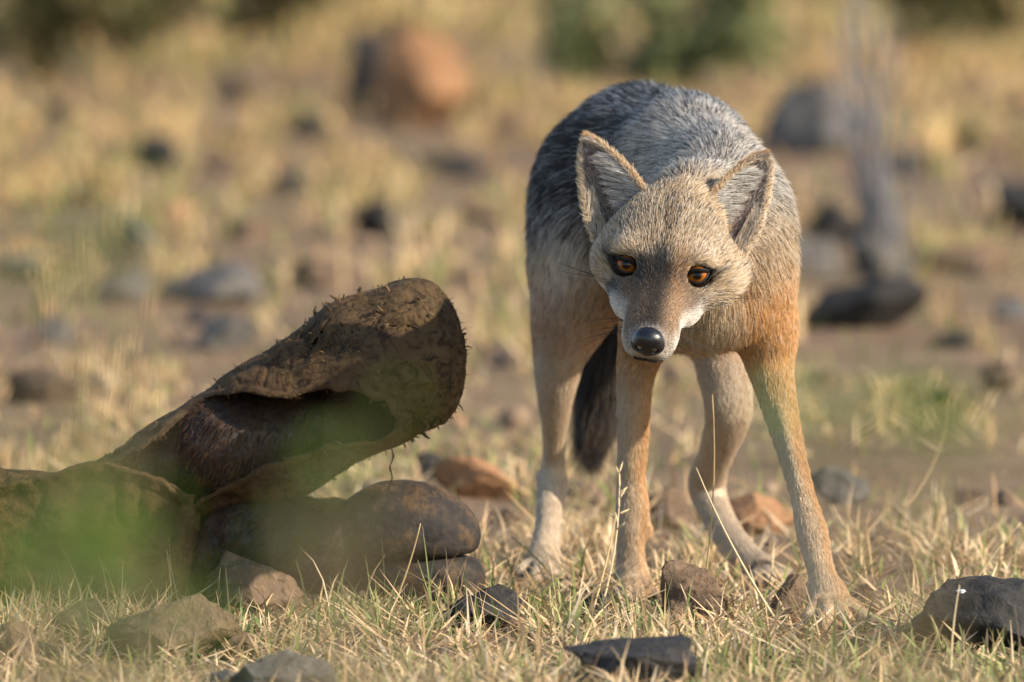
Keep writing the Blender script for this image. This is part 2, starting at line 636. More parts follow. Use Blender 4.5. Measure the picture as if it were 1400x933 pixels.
for i, (cx, yb, w, h, mt) in enumerate([(70, 470, 64, 34, 'grey'), (395, 285, 60, 34, 'basalt'), (120, 300, 54, 30, 'brown'), (345, 330, 70, 30, 'brown'), (640, 400, 80, 30, 'brown'),
                                        (560, 440, 60, 26, 'grey'), (30, 380, 80, 36, 'grey'), (660, 310, 60, 30, 'brown'), (420, 200, 56, 32, 'basalt'), (320, 140, 60, 36, 'basalt'),
                                        (90, 160, 60, 34, 'brown'), (690, 190, 60, 36, 'brown'), (1300, 470, 60, 28, 'basalt'), (1240, 250, 60, 36, 'basalt'), (1340, 220, 70, 36, 'brown'),
                                        (1290, 560, 44, 20, 'brown'), (1390, 440, 60, 30, 'grey'), (1130, 520, 44, 24, 'brown'), (470, 470, 50, 22, 'brown'), (690, 500, 50, 22, 'brown')]):
    rock(cx, yb, w, h, mt, LOOSE[i], 300 + i, .9, group='loose stones in the dry grass behind')

# ------------------------------------------------------------------ grass
STRAW = np.array([[.56, .40, .225], [.66, .53, .36], [.41, .27, .14], [.61, .45, .265]])
GREEN = np.array([[.16, .22, .05], [.22, .26, .075], [.115, .17, .045]])
BROWN = np.array([[.24, .145, .075], [.33, .21, .11]])

BLOCK = [(q(1132, 850, -.14), .040), (q(865, 820, .1), .028), (q(745, 795, .3), .034), (q(1045, 790, .32), .036)]


def blades(n, xr, yr, len_lo, len_hi, wid, green, lie, seg=3, seed=1, tuft=0.0, dens=None, keepout=True, brown=0.12, thinpaw=.16, tint=(1.0, 1.0, 1.0)):
    r = np.random.default_rng(seed)
    x = r.uniform(*xr, n); y = r.uniform(*yr, n)
    if tuft > 0:
        nt = max(1, int(n / 26))
        tx = r.uniform(*xr, nt); ty = r.uniform(*yr, nt)
        k = r.integers(0, nt, n)
        m = r.random(n) < tuft
        sp = r.normal(0, 1, (n, 2)) * (0.012 + 0.03 * r.random(nt)[k])[:, None]
        x = np.where(m, tx[k] + sp[:, 0], x); y = np.where(m, ty[k] + sp[:, 1], y)
    p = np.stack([x, y, np.zeros(n)], -1)
    keep = np.ones(n, bool)
    d = noise(p * 2.1, 31) * 0.6 + noise(p * 7.0, 32) * 0.4
    d = d + .55 * noise(p * .8, 37)
    keep &= r.random(n) < np.clip(0.74 + d * 1.15, 0.06, 1)
    if dens is not None: keep &= r.random(n) < dens(x, y)
    if keepout:
        for (c, rad) in BLOCK:
            keep &= np.hypot(x - c[0], y - c[1]) > rad
        for (a, b, ra, rb, yf) in ROCK_SPOTS:
            keep &= ((x - a) / ra) ** 2 + ((y - b) / rb) ** 2 > 0.8
            if yf > 0.45:                       # thin, grazed grass on the near side of the stones behind
                thin = (np.abs(x - a) < ra * 1.05) & (y < b) & (y > b - 0.45 - 0.10 * yf)
                keep &= ~thin | (r.random(n) < 0.10)
            else:
                thin = (np.abs(x - a) < ra) & (y < b) & (y > b - 0.25)
                keep &= ~thin | (r.random(n) < 0.35)
        for (c, rad) in BLOCK:
            thin = (np.abs(x - c[0]) < rad * 1.25) & (y < c[1]) & (y > c[1] - 0.34)
            keep &= ~thin | (r.random(n) < thinpaw)
        keep &= ~((x > -0.60) & (x < -0.05) & (y > -0.045) & (y < 0.07))
    x, y = x[keep], y[keep]
    n = len(x)
    p = np.stack([x, y, np.zeros(n)], -1)
    z = gz(x, y) - 0.002
    L = r.uniform(len_lo, len_hi, n) * (0.65 + 0.5 * r.random(n)) * (1 + 0.35 * noise(p * 5, 33))
    az = r.uniform(0, 2 * np.pi, n)
    lying = r.random(n) < lie
    th0 = np.where(lying, r.uniform(0.9, 1.5, n), np.abs(r.normal(0, 0.38, n)))
    curl = np.where(lying, r.normal(0.1, 0.35, n), r.uniform(0.0, 1.1, n))
    z = z + np.where(lying, r.uniform(0, 0.012, n), 0)
    wdt = wid * r.uniform(0.55, 1.3, n)
    lv = seg + 1
    pos = np.zeros((n, lv, 3)); cur = np.stack([x, y, z], -1)
    dirh = np.stack([np.cos(az), np.sin(az)], -1)
    sa = r.uniform(0, 2 * np.pi, n)
    side = np.stack([np.cos(sa), np.sin(sa), np.zeros(n)], -1)
    for i in range(lv):
        pos[:, i] = cur
        t = np.minimum(th0 + curl * (i / seg) ** 1.5, 2.2)
        t = np.where(lying, np.clip(th0 + curl * i / seg, 0.9, 1.62), t)
        cur = cur + np.stack([dirh[:, 0] * np.sin(t), dirh[:, 1] * np.sin(t), np.cos(t)], -1) * (L / seg)[:, None]
    prof = np.array([0.8, 1.0, 0.75, 0.4, 0.2])[:lv].copy(); prof[-1] = 0.12
    hw = (wdt[:, None] * prof[None] * 0.5)[..., None] * side[:, None]
    V = np.stack([pos - hw, pos + hw], 2).reshape(-1, 3)
    base = (np.arange(n) * lv * 2)[:, None]
    F = np.concatenate([base + np.array([2 * i, 2 * i + 1, 2 * i + 3, 2 * i + 2]) for i in range(seg)], 1).reshape(-1, 4)
    g = green + 0.35 * noise(p * 1.7, 34) + 0.25 * noise(p * 6, 35)
    u = r.random(n)
    col = STRAW[r.integers(0, len(STRAW), n)]
    isg = (u < np.clip(g, 0.02, 0.85)) & ~(lying & (r.random(n) < .6))
    col = np.where(isg[:, None], GREEN[r.integers(0, 3, n)], col)
    isb = (~isg) & (r.random(n) < brown)
    col = np.where(isb[:, None], BROWN[r.integers(0, 2, n)], col)
    col = col * np.array(tint) * r.uniform(0.6, 1.2, (n, 1)) * (1 + 0.12 * noise(p * 0.9, 36))[:, None]
    C = np.repeat(col[:, None], lv, 1)
    tip = np.linspace(0, 1, lv)[None, :, None] ** 2
    C = C * (1 - 0.35 * tip) + np.array([.55, .42, .24]) * 0.35 * tip
    C = np.repeat(C[:, :, None], 2, 2).reshape(-1, 3)
    return V, F, C


def join(parts):
    Vs, Fs, Cs, o = [], [], [], 0
    for V, F, C in parts:
        Vs.append(V); Fs.append(F + o); Cs.append(C); o += len(V)
    return np.concatenate(Vs), np.concatenate(Fs), np.concatenate(Cs)


def soil_patch(x, y):
    # bare soil to the right behind the jackal, and behind the carcass
    a = np.exp(-(((x - 0.42) / 0.27) ** 2 + ((y - 1.25) / 1.05) ** 2))
    b = np.exp(-(((x - 0.5) / 0.45) ** 2 + ((y - 3.4) / 1.0) ** 2)) + .3 * np.exp(-(((x + .25) / .4) ** 2 + ((y - 3.2) / .7) ** 2))
    return np.clip(1 - 0.95 * a - 0.5 * b, 0.04, 1)


def grazed(x, y):
    # trampled, mostly litter around the jackal and the carcass
    a = np.exp(-(((x - .1) / .42) ** 2 + ((y - .12) / .30) ** 2))
    return soil_patch(x, y) * (1 - .72 * a)


near = [
    blades(36000, (-.75, .75), (-1.0, 0.75), .013, .038, .0032, .48, .45, 3, 1, .72, grazed),
    blades(38000, (-.75, .75), (-1.0, 0.9), .016, .060, .0025, .0, .96, 3, 2, 0, soil_patch, thinpaw=.55, tint=(1.08, 1.05, 1.0)),
    blades(15000, (-.75, .75), (-1.0, 0.6), .010, .030, .0046, .0, .97, 3, 12, 0, soil_patch, brown=.6, thinpaw=.6),
    blades(2400, (-.7, .7), (-.95, .5), .040, .075, .0020, .25, .12, 4, 3, .3, soil_patch),
    blades(42000, (-1.9, 1.9), (-2.6, 1.2), .02, .05, .0026, .35, .5, 3, 4, .3),
]
V, F, C = join(near)
g1 = mesh_obj('short_grass', V, F, MAT_GRASS, None, (0, 0, 0), True, C)
tag(g1, 'short straw and green grass with dry litter around the jackal', 'grass', None, 'stuff')
mid = [
    blades(42000, (-1.5, 1.5), (0.7, 3.2), .012, .04, .0032, .30, .7, 3, 5, .7, soil_patch, tint=(1.02, .96, .85)),
    blades(36000, (-2.2, 2.2), (3.0, 6.5), .02, .06, .0045, .26, .40, 3, 6, .75, soil_patch, tint=(1.0, .92, .76)),
]
V, F, C = join(mid)
g2 = mesh_obj('dry_grass', V, F, MAT_GRASS, None, (0, 0, 0), True, C)
tag(g2, 'patchy yellow grass with bare soil behind the jackal', 'grass', None, 'stuff')
far = [
    blades(42000, (-2.6, 2.6), (6.0, 10.5), .02, .058, .0065, .30, .45, 3, 7, .8, tint=(1.0, .88, .64)),
    blades(42000, (-3.6, 3.6), (10.0, 19), .03, .075, .0095, .40, .4, 3, 8, .8, tint=(.92, .82, .56)),
    blades(26000, (-9, 9), (16, 48), .10, .2, .02, .4, .12, 3, 9, .6, tint=(.82, .74, .45)),
]
V, F, C = join(far)
g3 = mesh_obj('tall_grass', V, F, MAT_GRASS, None, (0, 0, 0), True, C)
tag(g3, 'tall golden dry grass in the distance', 'grass', None, 'stuff')

# clods and pebbles on the soil
def clods(n, xr, yr, lo, hi, seed):
    r = np.random.default_rng(seed)
    V0, F0 = ico(2)
    base = []
    for k in range(8):
        V = V0.copy()
        for i in range(9):
            nn = nrm(r.normal(size=3)); d = V @ nn - r.uniform(.45, .8)
            V = V - np.outer(np.maximum(d, 0), nn)
        base.append(V)
    base = np.array(base)
    x, y = r.uniform(*xr, n), r.uniform(*yr, n)
    keep = noise(np.stack([x, y, x * 0], -1) * 3, 38) + r.normal(0, .35, n) > -.05
    x, y = x[keep], y[keep]; n = len(x)
    sz = lo + (hi - lo) * r.random(n) ** 3
    sc = sz[:, None] * r.uniform(.6, 1.2, (n, 3)) * np.array([1, 1, .7])
    V = base[r.integers(0, 8, n)] * sc[:, None]
    a = r.uniform(0, 6.28, n); c, s_ = np.cos(a)[:, None], np.sin(a)[:, None]
    V = np.stack([V[..., 0] * c - V[..., 1] * s_, V[..., 0] * s_ + V[..., 1] * c, V[..., 2]], -1)
    V += np.stack([x, y, gz(x, y) + sc[:, 2] * .25], -1)[:, None]
    F = (F0[None] + (np.arange(n) * len(V0))[:, None, None]).reshape(-1, 3)
    pal = np.array([[.16, .105, .07], [.09, .065, .05], [.24, .165, .11], [.05, .042, .038], [.28, .15, .08]])
    C = np.repeat(pal[r.integers(0, 5, n)] * r.uniform(.7, 1.2, (n, 1)), len(V0), 0)
    return V.reshape(-1, 3), F, C


V, F, C = join([clods(1500, (-.8, .8), (-.9, 1.2), .003, .013, 91), clods(900, (-1.6, 1.6), (1.2, 6), .006, .028, 92), clods(350, (-2.8, 2.8), (6, 14), .012, .05, 93)])
gr = mesh_obj('gravel', V, F, attr_mat('clod', .9, .15), None, (0, 0, 0), True, C)
tag(gr, 'scattered small brown clods and pebbles on the soil', 'gravel', None, 'stuff')

# ------------------------------------------------------------------ carcass: hide, shank and cloven hoof
CY = 0.0                                    # depth of the carcass middle
CS = 1.0 / ppm(CY)                          # metres per photograph pixel at that depth


def cq(x, y, d=0.0):
    """carcass outline: pixel position, d = depth behind the middle in pixels"""
    return q(x, y, CY + d * CS)


def mud_mat():
    m = M('dried_mud_hide')
    a = m.noise(16, 8, 0.65)
    b = m.noise(70, 7, 0.7, dist=1.2)
    c = m.noise(5, 4, 0.5)
    col = m.ramp(a, [(0.28, (0.024, 0.013, 0.007)), (0.52, (0.078, 0.044, 0.020)), (0.74, (0.15, 0.09, 0.041))])
    col = m.mix(m.ramp(c, [(0.45, 0.0), (0.62, 0.75)]), col, (0.115, 0.080, 0.040))
    col = m.mix(m.ramp(b, [(0.36, 0.9), (0.52, 0.0)]), col, (0.02, 0.012, 0.008))
    col = m.mix(m.ramp(m.noise(7, 3, .5), [(0.5, 0.0), (0.68, 0.7)]), col, (0.16, 0.076, 0.027))
    tc = m.n('ShaderNodeTexCoord')
    ws = m.n('ShaderNodeTexNoise'); ws.inputs['Scale'].default_value = 28
    m.l(tc.outputs['Object'], ws.inputs['Vector'])
    ad = m.n('ShaderNodeMix', data_type='VECTOR'); ad.inputs[0].default_value = .05
    m.l(tc.outputs['Object'], ad.inputs[4]); m.l(ws.outputs['Color'], ad.inputs[5])
    vo = m.n('ShaderNodeTexVoronoi', feature='DISTANCE_TO_EDGE'); vo.inputs['Scale'].default_value = 42
    m.l(ad.outputs[1], vo.inputs['Vector'])
    ck = m.ramp(vo.outputs['Distance'], [(0.0, 0.0), (0.05, 1.0)])
    fade = m.ramp(m.noise(9, 3), [(0.46, 1.0), (0.6, 0.25)])
    ck = m.mix(1.0, ck, fade, 'LIGHTEN')
    col = m.mix(m.mix(0.35, ck, (1, 1, 1)), (0.012, 0.007, 0.005), col)
    n = m.bump(ck, .25, 0.003)
    n = m.bump(b, .55, 0.005, n)
    n = m.bump(m.noise(260, 5, 0.7), 0.8, 0.0025, n)
    return m.set(col, 0.9, 0.15, n)


def shank_mat():
    m = M('dark_hairy_shank')
    tc = m.n('ShaderNodeTexCoord')
    mp = m.n('ShaderNodeMapping')
    mp.inputs['Scale'].default_value = (90, 120, 120)
    mp.inputs['Rotation'].default_value = (0, 0.5, 0)
    m.l(tc.outputs['Object'], mp.inputs['Vector'])
    x = m.n('ShaderNodeTexNoise'); x.inputs['Scale'].default_value = 1.0; x.inputs['Detail'].default_value = 6
    m.l(mp.outputs[0], x.inputs['Vector'])
    col = m.ramp(x.outputs['Fac'], [(0.3, (0.014, 0.008, 0.006)), (0.7, (0.045, 0.025, 0.014))])
    col = m.mix(m.ramp(m.noise(14, 3), [(0.58, 0.0), (0.78, 0.6)]), col, (0.09, 0.045, 0.016))
    return m.set(col, 0.55, 0.35, m.bump(x.outputs['Fac'], 0.8, 0.004))


def horn_mat():
    m = M('hoof_horn')
    a = m.noise(34, 8, 0.7)
    tc = m.n('ShaderNodeTexCoord')
    mp = m.n('ShaderNodeMapping')
    mp.inputs['Scale'].default_value = (75, 75, 85)
    m.l(tc.outputs['Object'], mp.inputs['Vector'])
    x = m.n('ShaderNodeTexNoise'); x.inputs['Scale'].default_value = 1.0; x.inputs['Detail'].default_value = 5
    m.l(mp.outputs[0], x.inputs['Vector'])
    col = m.ramp(a, [(0.3, (0.008, 0.007, 0.007)), (0.5, (0.026, 0.021, 0.018)), (0.66, (0.10, 0.058, 0.028))])
    col = m.mix(m.ramp(x.outputs['Fac'], [(0.55, 0.0), (0.75, 0.35)]), col, (0.10, 0.06, 0.03))
    n = m.bump(x.outputs['Fac'], 0.6, 0.003)
    n = m.bump(a, 0.6, 0.006, n)
    return m.set(col, 0.72, 0.25, n)


MUD, SHANK, HORN = mud_mat(), shank_mat(), horn_mat()
carc = empty('carcass_leg', (float(cq(330, 800)[0]), 0.0, 0.0))
tag(carc, 'torn mud-caked hide and cloven hoof of a dead animal', 'carcass')


def C_ell(x, y, rx, ry, d=0, rd=None, k=18, ang=0):
    a = math.radians(ang)
    R = np.array([[math.cos(a), 0, math.sin(a)], [0, 1, 0], [-math.sin(a), 0, math.cos(a)]])
    return ell(cq(x, y, d), np.array([rx, rd or ry, ry]) * CS, R, k * CS)


def C_cone(x0, y0, r0, x1, y1, r1, d0=0, d1=0, k=18):
    return cone(cq(x0, y0, d0), cq(x1, y1, d1), r0 * CS, r1 * CS, k * CS)


VX = 2.6 * CS
LO, HI = cq(-230, 880, -150), cq(690, 350, 150)
limb = [C_cone(-200, 720, 70, 120, 700, 62), C_cone(120, 700, 62, 250, 640, 68), C_cone(250, 640, 72, 380, 590, 92, k=30),
        C_cone(380, 588, 94, 500, 512, 108, k=30), C_ell(556, 484, 80, 104, 0, 92, 30, -10), C_ell(580, 500, 56, 88, 0, 84, 16, 6)]
outer = Field(LO, HI, VX)
for p_ in limb: outer.add(p_)
base_f = outer.f.copy()


def crust(g):
    d = fbm(g * 16, 41, 3, 0.5) * 5.0 * CS + fbm(g * np.array([40, 60, 110], np.float32), 45, 3, 0.55) * 2.0 * CS
    cell = np.abs(noise(g * np.array([40, 40, 55], np.float32) + 1.5 * noise(g * 20, 49)[..., None], 47))
    return d - (1 - sstep(0.0, 0.12, cell)) * 2.2 * CS


outer.disp(crust, 24 * CS)                  # lumpy mud crust
outer.f = -smin(-outer.f, base_f + 7.5 * CS, 3 * CS)
# the tear in the side: a polygon cut through the near wall
u0, w0 = CS, CP
px_x = outer.ax[0] / CS + 700
zref = cq(700, 466.5)[2]
px_y = 466.5 - (outer.ax[2] - zref) / CS
tear = [(264, 690), (316, 660), (368, 634), (450, 608), (518, 603), (543, 588), (549, 566), (528, 541), (492, 526), (432, 521),
        (398, 536), (350, 528), (300, 533), (262, 549), (230, 580), (190, 610), (148, 634), (170, 646), (215, 652), (250, 672)]
PXg, PYg = np.meshgrid(px_x, px_y, indexing='ij')
cut2 = poly2d(tear, PXg, PYg) * CS
wob = noise(np.stack([PXg / 16, PYg / 16, PXg * 0], -1), 51) * 3 * CS
cut = np.maximum((cut2 + wob)[:, None, :], (outer.ax[1] - (CY + 22 * CS))[None, :, None])
outer.f = -smin(-outer.f, cut.astype(np.float32), 4 * CS)
lip = np.maximum((np.abs(cut2 + wob) - 4.5 * CS)[:, None, :], np.abs(base_f + 1.0 * CS) - 6.5 * CS)
lip = np.maximum(lip, (outer.ax[1] - (CY + 10 * CS))[None, :, None])
outer.f = smin(outer.f, lip.astype(np.float32), 5 * CS)
V, F = outer.mesh()
hide = mesh_obj('hide', V, F, MUD, carc)
HIDE_V, HIDE_N = V, vnormals(V, F)

# stiff sheet of hide standing on the ground with a turned-up edge
def fold_sheet():
    nu, nv = 170, 70
    ex = np.array([-260, -100, 0, 60, 95, 125, 170, 218, 250]); ey = np.array([712, 684, 670, 662, 648, 641, 646, 664, 690])
    G = np.zeros((nu, nv, 3))
    for i in range(nu):
        u = i / (nu - 1)
        if u < .88:
            x0 = -260 + (240 + 260) * u / .88; th = 0.0
        else:
            x0 = 240; th = (u - .88) / .12 * math.radians(125)
        ytop = np.interp(x0, ex, ey)
        for j in range(nv):
            v = j / (nv - 1)
            d = -62 - 36 * math.sin(math.pi * min(1, .10 + .80 * v)) - 14 * max(0, 1 - v / .06)
            d += 46 * (1 - math.cos(th))
            x = x0 + 27 * math.sin(th) + 5 * math.sin(v * 9)
            y = ytop + (862 - ytop) * v - 6 * max(0, 1 - v / .05)
            G[i, j] = cq(x, y, d)
    nn = nrm(np.cross(np.gradient(G, axis=0), np.gradient(G, axis=1)))
    nn *= -np.sign(nn[:, :, 1].mean()) * 1.0
    w = fbm(G.reshape(-1, 3) * np.array([26, 20, 12]), 152, 3, .55).reshape(nu, nv) * 8 * CS + fbm(G.reshape(-1, 3) * 85, 156, 3, .6).reshape(nu, nv) * 2.6 * CS
    cell = np.abs(noise(G.reshape(-1, 3) * np.array([34, 30, 20]), 157)).reshape(nu, nv)
    w = w - (1 - sstep(0, .12, cell)) * 3.5 * CS
    A = G + nn * w[..., None]
    B = A - nn * 8 * CS
    V = np.concatenate([A.reshape(-1, 3), B.reshape(-1, 3)])
    K = nu * nv; F = []
    for i in range(nu - 1):
        for j in range(nv - 1):
            a = i * nv + j
            F.append((a, a + nv, a + nv + 1, a + 1)); F.append((K + a, K + a + 1, K + a + nv + 1, K + a + nv))
    for i in range(nu - 1):
        for j in (0, nv - 1):
            a = i * nv + j; F.append((a, K + a, K + a + nv, a + nv))
    for j in range(nv - 1):
        for i in (0, nu - 1):
            a = i * nv + j; F.append((a, a + 1, K + a + 1, K + a))
    return V, np.array(F)


V, F = fold_sheet()
mesh_obj('hide_fold', V, F, MUD, carc)

# shank inside the tear
f3 = Field(cq(80, 760, -90), cq(560, 480, 90), VX)
for p_ in [C_cone(150, 668, 36, 300, 612, 64, 0, -5), C_cone(300, 612, 64, 430, 585, 54, -5, 12, k=30), C_cone(430, 585, 52, 520, 560, 30, 12, 45)]: f3.add(p_)
f3.disp(lambda g: fbm(g * 26, 61, 3, 0.5) * 3.5 * CS, 20 * CS)
V, F = f3.mesh()
shank = mesh_obj('shank', V, F, SHANK, carc)
SHV, SHF = V, F

# pastern and the two claws of the hoof lying on its side
f4 = Field(cq(150, 880, -130), cq(600, 620, 130), VX)
for p_ in [C_cone(230, 760, 64, 350, 745, 66, 20, 10), C_cone(350, 748, 62, 470, 748, 62, 10, 0, k=30), C_ell(330, 705, 75, 40, 20, 60, 40, 22)]: f4.add(p_)
f4.disp(lambda g: fbm(g * 24, 63, 4, 0.55) * 4.5 * CS, 20 * CS)
V, F = f4.mesh()
pastern = mesh_obj('pastern', V, F, SHANK, carc)
PAV, PAF = V, F


def claw(x, y, rx, ry, d, rd, flat_up, flat, seed, ang=0):
    fl = Field(cq(x - rx - 25, y + ry + 25, d - rd - 25), cq(x + rx + 25, y - ry - 25, d + rd + 25), 1.9 * CS)
    fl.add(C_ell(x, y, rx, ry, d, rd, 4, ang))
    g = np.stack(np.meshgrid(*fl.ax, indexing='ij'), -1)
    zf = cq(x, flat, d)[2]
    pl = (zf - g[..., 2] + (g[..., 0] - cq(x, y)[0]) * 0.03) if flat_up else (g[..., 2] - zf)
    fl.f = -smin(-fl.f, -pl.astype(np.float32), 12 * CS)
    fl.disp(lambda g: noise(g * 30, seed) * 2.5 * CS + fbm(g * 120, seed + 1, 2) * .7 * CS, 12 * CS)
    V, F = fl.mesh()
    return mesh_obj('hoof_claw', V, F, HORN, carc)


claw(556, 727, 100, 71, -12, 72, True, 760, 65, -4)
claw(580, 790, 86, 60, -4, 70, False, 759, 66)

# dried fringe of fibres and mud crumbs along the hide
r_ = np.random.default_rng(5)
sel = r_.choice(len(HIDE_V), 8000, replace=False)
pick = HIDE_V[sel]; pn = HIDE_N[sel]
pxs = pick[:, 0] / CS + 700
m_ = (r_.random(len(sel)) < np.where(pxs > 440, 0.9, 0.5)) & (noise(pick * 60, 44) > -.1)
pick, pn = pick[m_], pn[m_]
n = len(pick)
big_ = (r_.random(n) < .10) & (pick[:, 0] / CS + 700 > 430)
L = np.where(big_, r_.uniform(7, 15, n), r_.uniform(2, 7, n) ** 1.15) * CS
d0 = nrm(pn + r_.normal(0, 0.6, (n, 3)))
d1 = nrm(d0 + r_.normal(0, 0.9, (n, 3)) + np.array([0, 0, -0.4]))
P = np.stack([pick - d0 * 0.002, pick + d0 * L[:, None] * .5, pick + d0 * L[:, None] * .6 + d1 * L[:, None] * .5], 1)
R = np.array([.00042, .00036, .00012])[None] * r_.uniform(.5, 1.3, (n, 1)) * np.where(big_, 3.0, 1.0)[:, None]
fr = hair_obj('dried_fringe', P, R, np.array([.10, .065, .036]) * r_.uniform(.4, 1.5, (n, 1, 1)) * np.ones((n, 3, 1)), attr_mat('fringe', .9, .1), hide)
fr['kind'] = 'stuff'


def tube(pts, radii, sides=6):
    pts = np.asarray(pts, float)
    n = len(pts)
    t = nrm(np.gradient(pts, axis=0))
    a = nrm(np.cross(t, [0.3, 0.9, 0.2])); b = np.cross(t, a)
    th = np.linspace(0, 2 * np.pi, sides, endpoint=False)
    ring = a[:, None] * np.cos(th)[None, :, None] + b[:, None] * np.sin(th)[None, :, None]
    V = (pts[:, None] + ring * np.asarray(radii)[:, None, None]).reshape(-1, 3)
    F = []
    for i in range(n - 1):
        for j in range(sides):
            F.append((i * sides + j, i * sides + (j + 1) % sides, (i + 1) * sides + (j + 1) % sides, (i + 1) * sides + j))
    F.append(tuple(range(sides))[::-1]); F.append(tuple((n - 1) * sides + j for j in range(sides)))
    return V, F


ys = np.linspace(588, 672, 15)
st = [cq(538 + 2.2 * math.sin(i * 1.3) - i * 0.35, y, -62) for i, y in enumerate(ys)]
sv, sf = tube(st, [(2.6 if i < 2 else 1.0 + 0.7 * (i % 3 == 0)) * CS for i in range(15)], 5)
mesh_obj('sinew_strand', sv, sf, MUD, carc)

# ------------------------------------------------------------------ jackal
jack = empty('jackal', (0.12, 0.12, 0.0))
tag(jack, 'jackal with grey back and tan legs standing head lowered, staring ahead', 'jackal')


def jp(x, y, Y): return q(x, y, Y)


def jr(r, Y): return r / ppm(Y)


# head frame: R to the animal's left, F along the muzzle, U up through the brow
E = q(905, 368, -0.215)
Fh = nrm(np.array([-0.135, -0.80, -0.60]))
Rh = np.array([0.985, 0, -0.10]); Rh = nrm(Rh - (Rh @ Fh) * Fh)
Uh = np.cross(Rh, -Fh); Uh = nrm(Uh)
if Uh[2] < 0: Uh = -Uh
HM = np.stack([Rh, Fh, Uh])                 # rows


def hp(r, f, u): return E + (r * Rh + f * Fh + u * Uh) * 0.001


PR = []


def H_ell(r, f, u, a, b, c, k=12, **kw):
    PR.append(ell(hp(r, f, u), np.array([a, b, c]) * 0.001, HM, k * 0.001, tag='head', flow=None, flen=.0068, lift=.42, **kw))


def H_cone(a, b, ra, rb, k=10, flen=.008, tag_='head'):
    PR.append(cone(hp(*a), hp(*b), ra * .001, rb * .001, k * .001, tag=tag_, flow=None, flen=flen, lift=.4))


def T_ell(x, y, Y, rx, ry, rY, flow, flen, lift, k=0.035, tag_='torso', rot=None):
    PR.append(ell(jp(x, y, Y), np.array([jr(rx, Y), rY, jr(ry, Y)]), rot, k, tag=tag_, flow=nrm(flow), flen=flen, lift=lift))


def catmull(P, n):
    P = np.asarray(P, float)
    E_ = np.concatenate([2 * P[:1] - P[1:2], P, 2 * P[-1:] - P[-2:-1]])
    out = []
    for i in range(len(P) - 1):
        p0, p1, p2, p3 = E_[i:i + 4]
        for t in np.arange(n) / n:
            out.append(.5 * (2 * p1 + (p2 - p0) * t + (2 * p0 - 5 * p1 + 4 * p2 - p3) * t * t + (3 * p1 - p0 - 3 * p2 + p3) * t ** 3))
    return np.array(out + [P[-1]])


def chain(pts, flen, lift, k=0.003, tag_='leg', kfirst=None, n=4):
    Q = catmull(pts, n)
    for i in range(len(Q) - 1):
        (x0, y0, Y0, r0), (x1, y1, Y1, r1) = Q[i], Q[i + 1]
        a, b = jp(x0, y0, Y0), jp(x1, y1, Y1)
        PR.append(cone(a, b, jr(r0, Y0), jr(r1, Y1), kfirst if (i == 0 and kfirst) else (.009 if (i < n and kfirst) else k), tag=tag_, flow=nrm(b - a), flen=flen, lift=lift))


# trunk
T_ell(980, 318, 0.06, 88, 143, 0.13, (-.1, .8, -.35), .015, .40)
T_ell(938, 272, 0.19, 104, 142, 0.14, (-.15, .9, -.25), .018, .38)
T_ell(876, 262, 0.33, 122, 142, 0.13, (-.2, .8, -.4), .019, .38)
T_ell(792, 320, 0.34, 61, 129, 0.10, (-.15, .3, -.9), .015, .32)
T_ell(975, 350, 0.36, 62, 128, 0.10, (.1, .3, -.9), .019, .36)
T_ell(1024, 352, 0.00, 48, 94, 0.075, (.12, .45, -.8), .014, .36)       # left shoulder
T_ell(915, 370, 0.02, 50, 95, 0.075, (-.1, .45, -.8), .014, .36)        # right shoulder
T_ell(970, 408, -0.01, 64, 58, 0.075, (0, .2, -1), .015, .36)           # breast
# neck
chain([(978, 300, 0.05, 86), (955, 308, -0.08, 72), (930, 311, -0.15, 60)], .016, .42, 0.03, 'neck', None, 1)
PR[-1]['flow'] = PR[-2]['flow'] = nrm([.08, .8, -.45])
# head
H_ell(0, -42, -3, 46, 48, 35)
H_ell(0, -11, 3, 32, 31, 18)
for s_ in (-1, 1):
    H_ell(37 if s_ > 0 else -33, -26, -16, 24, 34, 25, 16)
    H_ell(s_ * 25, -8, 11, 15, 16, 10, 8)
    H_ell(s_ * 22, 12, -20, 17, 30, 16, 14)
    H_ell(s_ * 12.5, 60, -19, 11, 27, 12, 9)
H_cone((0, 0, -10), (0, 80, -12), 25, 13.5, 12, .005)
H_cone((0, -40, -36), (0, 68, -31), 26, 9.5, 6, .005)
H_ell(0, -45, -40, 44, 38, 26, 20)
# legs
chain([(1034, 400, -0.01, 44), (1048, 470, -0.01, 36), (1057, 520, -0.02, 27), (1077, 600, -0.05, 19), (1097, 676, -0.08, 15.5),
       (1110, 728, -0.10, 19.5), (1122, 778, -0.12, 16.5), (1131, 812, -0.13, 21)], .0062, .20, 0.003, 'legD', .03)
chain([(905, 400, 0.04, 46), (880, 470, 0.06, 32), (869, 514, 0.07, 24), (865, 608, 0.085, 19.5), (863, 650, 0.09, 17), (865, 700, 0.092, 21),
       (862, 752, 0.095, 17), (864, 788, 0.095, 20)], .0062, .20, 0.003, 'legB', .03)
chain([(790, 400, 0.32, 56), (768, 470, 0.30, 38), (760, 530, 0.31, 25), (758, 585, 0.34, 15.5), (757, 630, 0.365, 14), (755, 664, 0.365, 18.5),
       (750, 705, 0.345, 15.5), (745, 745, 0.325, 17), (743, 768, 0.31, 20)], .0062, .20, 0.003, 'legA', .03)
chain([(990, 430, 0.34, 48), (994, 530, 0.31, 33), (995, 570, 0.32, 29), (979, 620, 0.36, 22), (966, 662, 0.40, 23), (982, 708, 0.38, 20),
       (1002, 742, 0.35, 20), (1028, 772, 0.325, 20), (1042, 783, 0.315, 20)], .0062, .20, 0.003, 'legC', .03)
T_ell(1050, 455, 0.0, 33, 46, 0.035, (.1, .2, -1), .012, .3, .012)
